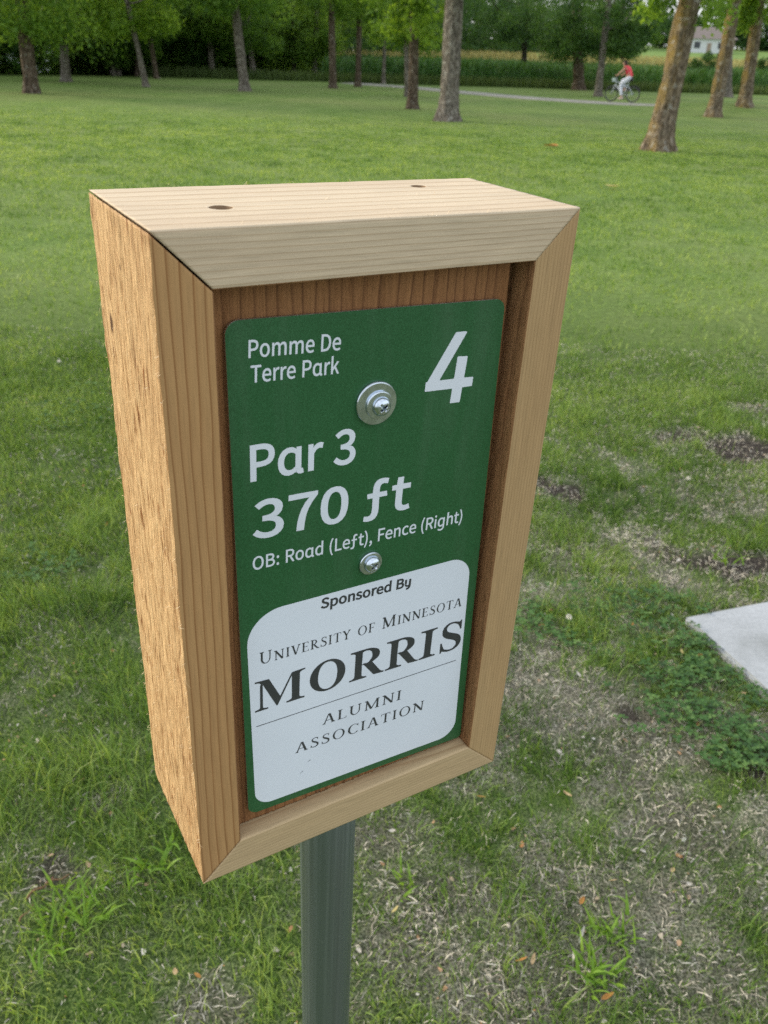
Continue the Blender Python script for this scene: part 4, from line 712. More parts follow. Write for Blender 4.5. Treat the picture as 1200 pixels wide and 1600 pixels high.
# pole
def pole():
    t = NT('galvanised_pole')
    st1 = t.noise(t.coord(scale=(260, 260, 2.2)), 1, 4, .6); st2 = t.noise(t.coord(scale=(70, 70, 1.0)), 1, 3); sp = t.noise(t.coord(), 120, 5, .65)
    c = t.ramp(st1, [(.3, (.16, .20, .205)), (.55, (.22, .265, .275)), (.75, (.30, .35, .36))])
    c = t.mix(t.ramp(st2, [(.35, 0), (.7, .5)]), c, (.15, .18, .16)); c = t.mix(t.ramp(sp, [(.64, 0), (.75, .4)]), c, (.42, .46, .46))
    m = t.fin(c, t.math('MULTIPLY_ADD', st1, .2, .30), t.bump(st1, .12, .0004), metal=.8)
    bm = bmesh.new(); n = 64
    zt = SOFF.z - h2 + BT + .09
    # pole runs through the slot behind the panel and down into the soil
    rings = []
    for z in (-.12, 0, .2, .5, .9, zt):
        off = .012 * (z - (SOFF.z - .24))
        rings.append([bm.verts.new((SOFF.x + POLE_X - off + POLE_R * math.cos(2 * math.pi * i / n), SOFF.y + POLE_Y + POLE_R * math.sin(2 * math.pi * i / n), z)) for i in range(n)])
    for a, b in zip(rings[:-1], rings[1:]):
        for i in range(n): bm.faces.new((a[i], a[(i + 1) % n], b[(i + 1) % n], b[i]))
    bm.faces.new(rings[-1]); bm.faces.new(rings[0][::-1])
    bm_obj('pole', bm, m, sign, (0, 0, 0), True, 'round galvanised steel pole')
pole()

# ------------------------------------------------------------------ grass
M_grass = leaf_mat('grass_blades', (.055, .122, .024), (.175, .30, .062), (.36, .47, .14), .45, .5)
def dead_mat():
    t = NT('dead_thatch'); a = t.attr('tint')
    t.fin(t.ramp(a, [(0, (.07, .065, .055)), (.25, (.25, .23, .185)), (.6, (.50, .46, .37)), (1, (.74, .70, .58))]), .8, spec=.2); return t.m
M_dead = dead_mat()
def strips(P, h, w, lean, az, face, tint, segs, z0, tip=.15, curl=2.0):
    n = len(P); t = np.linspace(0, 1, segs + 1)
    d = np.stack([np.cos(az), np.sin(az)], 1); s = np.stack([-np.sin(face), np.cos(face)], 1)
    V = np.zeros((n, segs + 1, 2, 3), np.float32)
    for k_, tt in enumerate(t):
        r = (lean * tt ** curl * h)[:, None]
        up = h * tt * np.sqrt(np.maximum(0.02, 1 - (lean * .85 * tt) ** 2))
        c = P + d * r; ww = (w * (1 - (1 - tip) * tt ** 1.4) * .5)[:, None]
        for j, sg in enumerate((-1, 1)):
            V[:, k_, j, :2] = c + s * ww * sg; V[:, k_, j, 2] = z0 + up
    idx = np.arange(n * (segs + 1) * 2).reshape(n, segs + 1, 2)
    F = np.stack([idx[:, :-1, 0], idx[:, :-1, 1], idx[:, 1:, 1], idx[:, 1:, 0]], -1).reshape(-1, 4)
    return V.reshape(-1, 3), F, np.repeat(tint, (segs + 1) * 2)
def scatter(n, y0, y1, kx=.62, x0=.45):
    """points in the viewing wedge with even ground density"""
    A0 = x0 + kx * y0; A1 = x0 + kx * y1
    u = rng.random(n); a = A0 + (np.sqrt(A0 * A0 + u * (A1 * A1 - A0 * A0)) - A0)
    y = (a - x0) / kx; x = (rng.random(n) * 2 - 1) * a
    return np.stack([x, y], 1)
def foot_clear(P): return (np.hypot(P[:, 0] - foot.x, P[:, 1] - foot.y) > .022)
def grass_near():
    P = scatter(520000, .38, 4.8); x, y = P.T
    dry, bare = spots(x, y)
    cl = fbm(x * 7, y * 7, 3, 51); fine = vnoise(x * 28, y * 28, 52)
    dens = (1 - .985 * bare) * (1 - .34 * dry) * (.40 + .9 * sstep(.30, .62, cl)) * (.35 + .9 * fine) * 1.15
    leftgreen = sstep(.2, -.5, x) ; dens *= (.75 + .35 * leftgreen) * (1 - sstep(3.4, 4.8, y))
    k_ = (rng.random(len(x)) < dens) & ~in_pad(x, y, .004) & foot_clear(P)
    P = P[k_]; x, y = P.T; cl = cl[k_]; dry = dry[k_]; n = len(P)
    tall = sstep(.45, .72, fbm(x * 3.3, y * 3.3, 3, 61)) * (1 - .6 * sstep(2.2, 4, y))
    h = (.012 + .034 * rng.random(n)) * (1 + (.9 + .5 * sstep(.1, -.4, x)) * tall) * (1 - .45 * dry)
    w = .0012 + .0030 * rng.random(n) ** 2 + .0008 * sstep(2, 4.5, y)
    az = 2 * np.pi * vnoise(x * 5, y * 5, 62) * 1.6 + rng.normal(0, 1.6, n)
    tint = np.clip(.42 + .9 * (fbm(x * 2.6, y * 2.6, 3, 71) - .5) + rng.normal(0, .27, n) + .22 * sstep(-.2, -.8, x - .2 * y) * sstep(1.5, .9, y), 0, 1)
    V, F, T = strips(P, h, w, .25 + .75 * rng.random(n), az, rng.random(n) * 6.28, tint, 3, ground_z(x, y) - .002)
    return V, F, T
V, F, T = grass_near()
props(link('near_grass', mesh_np('near_grass', V, F, M_grass, False, {'tint': T})), 'short green lawn grass growing round the sign pole', 'grass', kind='stuff')
def grass_mid():
    P = scatter(360000, 3.2, 27, .56, .6); x, y = P.T
    cl = fbm(x * 3.5, y * 3.5, 3, 53); dry, bare = spots(x, y)
    k_ = (rng.random(len(x)) < sstep(3.2, 4.6, y) * (.25 + .95 * sstep(.3, .6, cl)) * (1 - .95 * bare) * (1 - .8 * dry) * (1 - sstep(13, 27, y)) * (1.0))
    P = P[k_]; x, y = P.T; n = len(P)
    h = (.024 + .028 * rng.random(n)) * (1 - .6 * sstep(10, 27, y)); w = .0035 + .004 * rng.random(n) + .0010 * np.maximum(y - 4, 0)
    tint = np.clip(.50 + .7 * (fbm(x * 1.1, y * 1.1, 4, 72) - .5) + .8 * (fbm(x * 7, y * 5, 3, 74) - .5) + rng.normal(0, .2, n) + .1, 0, 1)
    return strips(P, h, w, .5 + .45 * rng.random(n), rng.random(n) * 6.28, rng.random(n) * 6.28, tint, 2, ground_z(x, y) - .002)
V, F, T = grass_mid()
props(link('mown_grass', mesh_np('mown_grass', V, F, M_grass, False, {'tint': T})), 'mown lawn grass stretching away behind the sign', 'grass', kind='stuff')

def thatch():
    P = scatter(520000, .38, 4.6); x, y = P.T
    dry, bare = spots(x, y)
    k_ = (rng.random(len(x)) < (.07 + .06 * sstep(-.3, .5, x) + .80 * dry + .10 * bare) * (.35 + vnoise(x * 20, y * 20, 12))) & ~in_pad(x, y, .002) & foot_clear(P)
    P = P[k_]; x, y = P.T; n = len(P)
    L = .005 + .021 * rng.random(n) ** 2.2; w = .0007 + .0014 * rng.random(n) ** 2.5 + .0007 * sstep(1.5, 3, y)
    az = 2 * np.pi * fbm(x * 6, y * 6, 2, 33) * 2 + rng.normal(0, 1.3, n)
    d = np.stack([np.cos(az), np.sin(az)], 1); s = np.stack([-d[:, 1], d[:, 0]], 1)
    z = ground_z(x, y) + .001 + .012 * rng.random(n); arch = .001 + .006 * rng.random(n); tilt = rng.normal(0, .5, n) * L
    bend = rng.normal(0, .08, n) * L
    V = np.zeros((n, 3, 2, 3), np.float32)
    for k2, tt in enumerate((-.5, 0, .5)):
        c = P + d * (L * tt)[:, None] + s * (bend * (1 - 4 * tt * tt))[:, None]
        zz = z + arch * (1 - 4 * tt * tt) * .6 + tilt * tt
        for j, sg in enumerate((-.5, .5)):
            V[:, k2, j, :2] = c + s * (w * sg * (1 if tt == 0 else .5))[:, None]; V[:, k2, j, 2] = np.maximum(zz, ground_z(x, y) + .0006) + sg * w * .4
    idx = np.arange(n * 6).reshape(n, 3, 2)
    F = np.stack([idx[:, :-1, 0], idx[:, :-1, 1], idx[:, 1:, 1], idx[:, 1:, 0]], -1).reshape(-1, 4)
    T = np.repeat(np.clip(rng.random(n) ** 1.2 * .9 + .25 * (vnoise(x * 9, y * 9, 14) - .4), 0, 1), 6)
    return V.reshape(-1, 3), F, T
V, F, T = thatch()
props(link('dead_grass', mesh_np('dead_grass', V, F, M_dead, False, {'tint': T})), 'dry grey thatch and clippings lying on the bare patches', 'dead grass', kind='stuff')

def litter():
    n = 2600; P = scatter(n, .4, 3.6); x, y = P.T; z = ground_z(x, y) + .003 + .010 * rng.random(n); r = .0012 + .0042 * rng.random(n) ** 3; a = rng.random(n) * 6.28
    V = np.zeros((n, 6, 3))
    for q in range(6):
        u = math.cos(q * 1.047) * 1.5; v = math.sin(q * 1.047) * (.7 + .3 * (q % 2))
        V[:, q] = np.stack([x + r * (u * np.cos(a) - v * np.sin(a)), y + r * (u * np.sin(a) + v * np.cos(a)), z + r * rng.normal(0, .35, n)], 1)
    T = np.repeat(rng.random(n), 6); return V.reshape(-1, 3), np.arange(n * 6).reshape(n, 6), T
V, F, T = litter()
props(link('leaf_litter', mesh_np('leaf_litter', V, F, leaf_mat('litter', (.40, .20, .08), (.42, .36, .26), (.62, .60, .56), .1, .8), False, {'tint': T})), 'tiny chips and scraps of dead leaf in the grass', 'leaf litter', kind='stuff')

# clover among the grass
M_clover = leaf_mat('clover_leaves', (.035, .09, .022), (.065, .155, .038), (.14, .25, .065), .3, .5)
def clover():
    pts = []
    for (px, py, rx, ry, n) in ((1120, 1120, 85, 75, 560), (1050, 1060, 70, 50, 230), (960, 975, 150, 50, 380), (1030, 960, 60, 30, 120), (860, 985, 60, 30, 130), (1085, 1030, 30, 26, 150), (1150, 1170, 60, 50, 220), (1010, 1110, 60, 40, 140), (120, 640, 60, 30, 160), (60, 890, 60, 25, 160)):
        c = at(px, py); a = at(px + rx, py); b = at(px, py - ry); r = np.sqrt(rng.random(n)); th = rng.random(n) * 6.28
        pts.append(np.stack([c[0] + r * np.cos(th) * abs(a[0] - c[0]) * 1.15, c[1] + r * np.sin(th) * abs(b[1] - c[1]) * 1.15], 1))
    P = np.concatenate(pts); P = P[~in_pad(P[:, 0], P[:, 1], -.012) & (rng.random(len(P)) < .15 + 1.0 * sstep(.38, .62, fbm(P[:, 0] * 14, P[:, 1] * 14, 2, 66)))]; n = len(P)
    z = ground_z(P[:, 0], P[:, 1]) + .012 + .022 * rng.random(n); rad = .0035 + .0045 * rng.random(n); rot = rng.random(n) * 6.28
    Vs, Fs, Ts = [], [], []
    base = 0; tint = np.clip(.5 + rng.normal(0, .3, n), 0, 1)
    prof = [(0, 0), (.55, .5), (1.15, .62), (1.65, .33), (1.55, 0), (1.65, -.33), (1.15, -.62), (.55, -.5)]
    for j in range(3):
        an = rot + j * 2.094; tl = rng.normal(.15, .25, n)
        ca, sa = np.cos(an), np.sin(an)
        V = np.zeros((n, len(prof), 3), np.float32)
        for q, (u, v) in enumerate(prof):
            V[:, q, 0] = P[:, 0] + rad * (u * ca - v * sa); V[:, q, 1] = P[:, 1] + rad * (u * sa + v * ca); V[:, q, 2] = z + rad * (u * tl + abs(v) * .25)
        idx = base + np.arange(n * len(prof)).reshape(n, len(prof)); base += n * len(prof)
        Vs.append(V.reshape(-1, 3)); Fs.append(idx); Ts.append(np.repeat(tint, len(prof)))
    return np.concatenate(Vs), np.concatenate(Fs), np.concatenate(Ts)
V, F, T = clover()
props(link('clover', mesh_np('clover', V, F, M_clover, False, {'tint': T})), 'low dark green clover growing along the concrete pad', 'clover', kind='stuff')

# bright weeds -------------------------------------------------------------
M_weed = leaf_mat('weed_leaves', (.11, .22, .025), (.18, .33, .040), (.27, .42, .07), .4, .5)
def weed(px, py, spread, n, label, L=.040, w=.0080):
    c = at(px, py); root = empty('weed', (c[0], c[1], float(ground_z(c[0], c[1]))), label, 'weed', 'bright green weeds sprouting in the grass')
    for sidx in range(n):
        P0 = rng.normal(0, spread / 2, 2); az0 = rng.random() * 6.28; m = rng.integers(3, 6)
        P = np.repeat(P0[None], m, 0) + np.stack([np.cos(az0) * np.linspace(0, .032, m), np.sin(az0) * np.linspace(0, .032, m)], 1)
        V, F, T = strips(P, L * (.4 + .8 * rng.random(m)), np.full(m, w), .75 + .3 * rng.random(m), az0 + rng.normal(0, 1.3, m), az0 + np.linspace(-1.5, 1.5, m), np.clip(.5 + rng.normal(0, .2, m), 0, 1), 4, .006 + .012 * np.linspace(0, 1, m), .08, 1.3)
        link('leaf', mesh_np('leaf', V, F, M_weed, False, {'tint': T}), root)
weed(955, 1470, .034, 9, 'bright green broad bladed weed on the dry patch, upper of the two at lower right')
weed(920, 1535, .042, 12, 'bright green sprawling weed low at the right in dry thatch')
weed(120, 1440, .085, 30, 'bright yellow green weed clump at the lower left below the bare hole', .05, .006)
weed(250, 1352, .016, 4, 'small broad leaved bright weed left of the box bottom corner', .05, .010)
weed(640, 1392, .026, 4, 'small bright weed just right of the pole', .035, .006)
weed(1130, 885, .03, 4, 'bright grass tuft standing in the dark soil above the concrete pad', .07, .006)
weed(1020, 655, .02, 2, 'small green tuft beside the far bare soil strip', .05, .006)

# fallen leaves ------------------------------------------------------------
def leaf_mesh(L, W, mat, curl=.25, bend=.2):
    n = 8; V = []; F = []
    for i in range(n + 1):
        t = i / n; w = W * math.sin(math.pi * min(1, t * .92 + .04)) ** .8 * (1 - .25 * t) * .5
        z = bend * L * (t - .5) ** 2
        V += [((t - .5) * L, -w, z + curl * w), ((t - .5) * L, 0, z), ((t - .5) * L, w, z + curl * w * .7)]
    for i in range(n):
        a = i * 3; F += [(a, a + 3, a + 4, a + 1), (a + 1, a + 4, a + 5, a + 2)]
    return mesh_np('fallen_leaf', np.array(V), [np.array(F)], mat, True)
LM = {k_: leaf_mat('dry_leaf_' + k_, c0, c1, c2, .15, .7) for k_, c0, c1, c2 in (
    ('orange', (.30, .13, .03), (.42, .20, .05), (.5, .28, .09)), ('tan', (.30, .21, .11), (.42, .31, .17), (.52, .41, .26)), ('yellow', (.42, .34, .12), (.52, .43, .18), (.6, .5, .25)), ('grey', (.34, .32, .28), (.45, .43, .38), (.55, .53, .48)))}
for k_, m_ in LM.items():
    pass
LEAVES = [(168, 830, .022, .008, 'orange', 'orange fallen leaf in the green grass left of the box'),
          (750, 1255, .022, .007, 'orange', 'orange brown sliver leaf just right of the box bottom corner'),
          (310, 1535, .014, .007, 'orange', 'small orange leaf low between the bare patch and the pole'),
          (275, 1530, .020, .010, 'tan', 'crumpled tan leaf left of the small orange one'),
          (616, 1438, .020, .007, 'yellow', 'pale yellow leaf right of the pole'),
          (906, 1420, .017, .010, 'orange', 'round orange brown leaf beside the upper right weed'),
          (955, 1388, .017, .008, 'tan', 'tan leaf above the round orange one in the dry patch'),
          (905, 1475, .036, .007, 'grey', 'long pale grey blade shaped leaf left of the weed'),
          (893, 1510, .022, .006, 'grey', 'short pale grey leaf under the long grey one'),
          (945, 1570, .026, .009, 'orange', 'orange tan leaf near the bottom edge right of the sprawling weed'),
          (812, 1515, .022, .006, 'orange', 'narrow orange leaf left of the sprawling weed'),
          (830, 1514, .022, .008, 'tan', 'tan leaf touching the narrow orange leaf'),
          (1048, 1370, .012, .009, 'tan', 'small pinkish tan leaf chip in the middle of the dry patch'),
          (885, 1250, .026, .009, 'tan', 'brown tan leaf lying at the top of the dry patch'),
          (985, 985, .018, .012, 'orange', 'orange leaf among the clover left of the concrete pad'),
          (845, 988, .016, .010, 'orange', 'orange leaf among the clover near the box right edge'),
          (1090, 1035, .018, .008, 'orange', 'small orange leaf at the edge of the pad clover'),
          (1107, 1087, .016, .012, 'tan', 'tan leaf on the clover below the pad edge'),
          (902, 1065, .022, .010, 'grey', 'whitish leaf scrap in the dry patch below the clover'),
          (1062, 1029, .016, .010, 'yellow', 'pale yellow leaf left of the pad corner clover'),
          (1058, 940 - 56, .020, .012, 'grey', 'whitish chip on the dark soil above the pad'),
          (1158, 1094, .014, .010, 'tan', 'brown leaf on the clover right under the pad'),
          (612, 1310, .014, .010, 'grey', 'white chip in the grass just right of the pole top'),
          (860, 231, .34, .20, 'orange', 'pile of tan leaves out on the mown lawn'),
          (955, 297, .22, .10, 'yellow', 'small pale leaf scrap on the lawn behind the box'),
          (1185, 640, .03, .014, 'tan', 'tan leaf on the far bare soil at the right edge')]
for i, (px, py, L, W, k_, lab) in enumerate(LEAVES):
    me = leaf_mesh(L, W, LM[k_], .2 + .3 * rng.random(), .5 * rng.random())
    a_ = me.attributes.new('tint', 'FLOAT', 'POINT'); a_.data.foreach_set('value', np.clip(rng.normal(.5, .2, len(me.vertices)), 0, 1).astype(np.float32))
    c = at(px, py); z = float(ground_z(c[0], c[1]))
    o = link('fallen_leaf', me, None, (c[0], c[1], z + (.022 if py > 300 else .035)))
    o.rotation_euler = (rng.normal(0, .3), rng.normal(0, .25), rng.random() * 3.14) if py > 300 else (.06, .05, 2.2)
    props(o, lab, 'leaf', 'fallen leaves scattered on the grass')
# twigs on the bare hole at lower left
def twig(px, py, L, r, az, label, col):
    bm = bmesh.new(); n = 7; prev = None
    pts = [Vector(((i / 6 - .5) * L, .06 * L * math.sin(i * 1.3), .05 * L * math.sin(i * .9))) for i in range(7)]
    for i, p in enumerate(pts):
        rr = r * (1 - .4 * i / 6)
        ring = [bm.verts.new((p.x, p.y + rr * math.cos(a * 6.283 / n), p.z + rr * math.sin(a * 6.283 / n))) for a in range(n)]
        if prev:
            for a in range(n): bm.faces.new((prev[a], ring[a], ring[(a + 1) % n], prev[(a + 1) % n]))
        else: bm.faces.new(ring[::-1])
        prev = ring
    bm.faces.new(prev); bmesh.ops.recalc_face_normals(bm, faces=bm.faces)
    c = at(px, py); o = bm_obj('twig', bm, col, None, (c[0], c[1], float(ground_z(c[0], c[1])) + .010), True); o.rotation_euler = (0, .12, az)
    props(o, label, 'twig', 'twigs on the bare hole at lower left')
M_tw = plain('twig_bark', (.20, .11, .06), .85)
twig(66, 1395, .062, .0028, 1.05, 'thick reddish brown twig lying on the bare hole at lower left', M_tw)
twig(92, 1382, .045, .0022, .65, 'thinner brown twig beside the thick one on the bare hole', M_tw)
twig(44, 1436, .04, .0018, 1.3, 'short dark twig below the bare hole by the left edge', M_tw)
# clover blossom
def blossom(px, py, label):
    c = at(px, py); z = float(ground_z(c[0], c[1]))
    root = empty('clover_blossom', (c[0], c[1], z), label, 'flower', 'white clover blossoms')
    bm = bmesh.new()
    for i in range(46):
        th = rng.random() * 6.28; ph = math.acos(1 - 1.6 * rng.random()); d = Vector((math.sin(ph) * math.cos(th), math.sin(ph) * math.sin(th), math.cos(ph)))
        s_ = d.orthogonal().normalized() * .0012; b = Vector((0, 0, .05)) + d * .003; e = Vector((0, 0, .05)) + d * .0085
        bm.faces.new([bm.verts.new(v) for v in (b - s_ * .5, b + s_ * .5, e + s_, e - s_)])
    bm_obj('flower_head', bm, plain('blossom_white', (.72, .68, .60), .7), root)
    bm = bmesh.new(); cyl_bm(bm, .0008, .0007, 0, .05, 6); bm_obj('stem', bm, M_weed, root)
blossom(885, 987, 'white clover blossom standing among the clover right of the box')
blossom(1072, 764, 'small white blossom in the lawn between the bare soil strips')
blossom(95, 580, 'tiny white blossom in the lawn left of the box')

# ------------------------------------------------------------------ trees
def bark_mat(name, base, ridge, lichen=None, amt=.5):
    t = NT(name)
    v = t.coord(scale=(1, 1, .22)); n1 = t.noise(v, 26, 4, .65, .4); n2 = t.noise(t.coord(), 2.2, 4, .6); n3 = t.noise(t.coord(), 9, 4, .6)
    c = t.mix(t.ramp(n1, [(.38, 0), (.62, 1)]), base, ridge)
    c = t.mix(1.0, c, t.ramp(n3, [(.3, .75), (.7, 1.25)]), 'MULTIPLY')
    pl = t.ramp(t.vor(t.coord(scale=(1, 1, .45)), 24).outputs['Distance'], [(.1, 1.25), (.45, .95), (.75, .42)])
    c = t.mix(.8, c, pl, 'MULTIPLY')
    if lichen:
        nx = t.sep(t.node('ShaderNodeNewGeometry').outputs['Normal'])[0]
        side = t.ramp(t.math('MULTIPLY_ADD', nx, -.5, .5), [(.45, .08), (.85, 1)])
        c = t.mix(t.math('MULTIPLY', side, t.ramp(n2, [(.40, 0), (.60, amt)])), c, lichen)
    gl_ = t.ramp(n3, [(.58, 0), (.68, .7)]); c = t.mix(gl_, c, (.38, .37, .33))
    vo = t.noise(v, 18, 3, .6)
    return t.fin(c, .95, t.bump(n1, 1.0, .05), spec=.1)
B_grey = bark_mat('bark_grey', (.115, .095, .075), (.27, .245, .21))
B_orange = bark_mat('bark_orange_lichen', (.115, .085, .055), (.27, .22, .165), (.27, .19, .06), .85)
B_brown = bark_mat('bark_brown', (.075, .055, .04), (.17, .13, .095))
B_dark = bark_mat('bark_dark', (.035, .03, .024), (.075, .06, .048))
L_bright = leaf_mat('leaves_bright', (.070, .150, .020), (.140, .260, .036), (.28, .43, .070), .6)
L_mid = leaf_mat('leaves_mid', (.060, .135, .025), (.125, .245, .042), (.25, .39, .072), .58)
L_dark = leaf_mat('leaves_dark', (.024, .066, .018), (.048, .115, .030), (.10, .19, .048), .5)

def trunk_mesh(B, T, r, top_z, flare=1.5, curve=0.0, seed=0, nseg=60, sides=36, wig=.03):
    B = np.array(B, float); T = np.array(T, float); d = (T - B) / (T[2] - B[2])
    zs = np.concatenate([np.linspace(-.12, 1.2, 16), np.linspace(1.35, top_z, nseg - 16)])
    th = np.linspace(0, 2 * np.pi, sides, endpoint=False); V = []
    for z in zs:
        c = B + d * z; zz = max(z, 0)
        bow = curve * math.sin(min(1, zz / top_z) * math.pi)
        c = c + np.array([bow + wig * (vnoise(np.array([zz * .8 + seed * 7]), np.array([1.5]), 3)[0] - .5), 0, 0])
        rr = r * (1 - .55 * zz / top_z) * (1 + (flare - 1) * math.exp(-zz / .20))
        lob = 1 + .10 * np.sin(th * 5 + seed) * math.exp(-zz / .22) * (flare > 1.2)
        rel = (fbm(th * 2.6 + seed * 3, np.full_like(th, z * 1.6), 3, 5) - .5) * .30 + (vnoise(th * 5.5 + seed, np.full_like(th, z * 5), 6) - .5) * .26
        rel = rel * (0.4 + .6 * np.sin(th / 2))
        R_ = rr * lob * (1 + rel)
        V.append(np.stack([c[0] - B[0] + R_ * np.cos(th), c[1] - B[1] + R_ * np.sin(th), np.full_like(th, z)], 1))
    V = np.array(V); n, m = V.shape[:2]; idx = np.arange(n * m).reshape(n, m); nx = np.roll(idx, -1, 1)
    F = np.stack([idx[:-1], nx[:-1], nx[1:], idx[1:]], -1).reshape(-1, 4)
    return V.reshape(-1, 3), F, d
def foliage(centers, rad, per, size, tint0, flat=.75, droop=.35):
    """leaf clumps: per leaves round each centre"""
    n = len(centers) * per; C_ = np.repeat(centers, per, 0)
    off = rng.normal(0, 1, (n, 3)); off /= np.linalg.norm(off, axis=1)[:, None]; off *= (rng.random(n) ** .45)[:, None] * np.repeat(rad, per)[:, None]
    off[:, 2] *= flat; P = C_ + off; P[:, 2] -= droop * rng.random(n) * np.repeat(rad, per)
    a = rng.normal(0, 1, (n, 3)); a /= np.linalg.norm(a, axis=1)[:, None]; b = rng.normal(0, 1, (n, 3)); b -= (b * a).sum(1)[:, None] * a; b /= np.linalg.norm(b, axis=1)[:, None]
    s = size * (.6 + .8 * rng.random(n)); l = a * s[:, None]; w = b * (s * .42)[:, None]
    V = np.stack([P - l, P + w, P + l, P - w], 1).reshape(-1, 3)
    F = np.arange(n * 4).reshape(n, 4)
    ct = np.clip(tint0 + rng.normal(0, .17, len(centers)), 0, 1)
    T = np.repeat(np.clip(np.repeat(ct, per) + rng.normal(0, .10, n), 0, 1), 4)
    return V, F, T
def tree(base, wpx, top, bark, leaf, label, low=None, Rc=2.2, ncl=46, per=130, lsz=.085, H=9.0, flare=1.5, tint=.5, Yoff=0.0, curve=0, limbs=3, group='trees standing on the park lawn', crown_dx=0.0, name='tree'):
    g = at(*base); dist = g[1]
    z0 = float(ground_z(g[0], g[1])); B = np.array([g[0], g[1], z0])
    T3 = at_y(top[0], top[1], dist); r = wpx * .5 * np.linalg.norm(np.array([g[0], g[1], -CAM_H])) / (F_PX / .872)
    seed = rng.random() * 10
    if dist > 22: Rc = Rc * 1.3; ncl = int(ncl * 1.25)
    V, F, d = trunk_mesh(B, T3 - 0, r, H, flare, curve, seed)
    root = empty(name, tuple(B), label, 'tree', group)
    link('trunk', mesh_np('trunk', V, F, bark, True), root)
    zl = low if low is not None else 2.2
    # limbs
    cs = []; zst = max(zl + .3, 1.9)
    for i in range(limbs):
        z = zst + (H * .8 - zst) * (i + .3) / max(1, limbs); a = rng.random() * 6.28; L = Rc * (.7 + .4 * rng.random())
        p0 = d * z; p1 = p0 + np.array([math.cos(a) * L, math.sin(a) * L, L * .55])
        rr = r * .38; u = (p1 - p0) / np.linalg.norm(p1 - p0); s1 = np.cross(u, [0, 0, 1.]); s1 /= np.linalg.norm(s1); s2 = np.cross(u, s1)
        rings = []
        for tt in np.linspace(0, 1, 6):
            c = p0 + (p1 - p0) * tt + np.array([0, 0, -.18 * L * math.sin(tt * 3.14)]); k_ = rr * (1 - .75 * tt)
            rings.append([c + k_ * (math.cos(q) * s1 + math.sin(q) * s2) for q in np.linspace(0, 6.283, 8, endpoint=False)])
        Vb = np.array(rings).reshape(-1, 3); ix = np.arange(48).reshape(6, 8); nx_ = np.roll(ix, -1, 1)
        link('branch', mesh_np('branch', Vb, np.stack([ix[:-1], nx_[:-1], nx_[1:], ix[1:]], -1).reshape(-1, 4), bark, True), root)
        cs.append(p1)
    # crown clumps: low sprays first, denser up
    n = ncl; zc = zl + (H + 1.2 - zl) * rng.random(n) ** 1.8; ang = rng.random(n) * 6.28
    prof = np.clip(.55 + 1.1 * (zc - zl) / (H - zl + .1), 0, 1.05) * np.sqrt(np.clip(1 - ((zc - H * .62) / (H * .66)) ** 2, .05, 1)) * Rc
    rad = prof * np.sqrt(rng.random(n)) ; C_ = np.stack([d[0] * zc + crown_dx + rad * np.cos(ang), d[1] * zc + rad * np.sin(ang), zc], 1)
    C_ = np.concatenate([C_, C_[:n // 2] * np.array([1, 1, .35]) + np.array([0, 0, zl * .68 + .3])]); n = len(C_)
    V, F, T = foliage(C_, (.24 + .38 * rng.random(n) ** 1.3) * Rc / 2.2, per, lsz, tint)
    link('crown', mesh_np('crown', V, F, leaf, False, {'tint': T}), root)
    return root

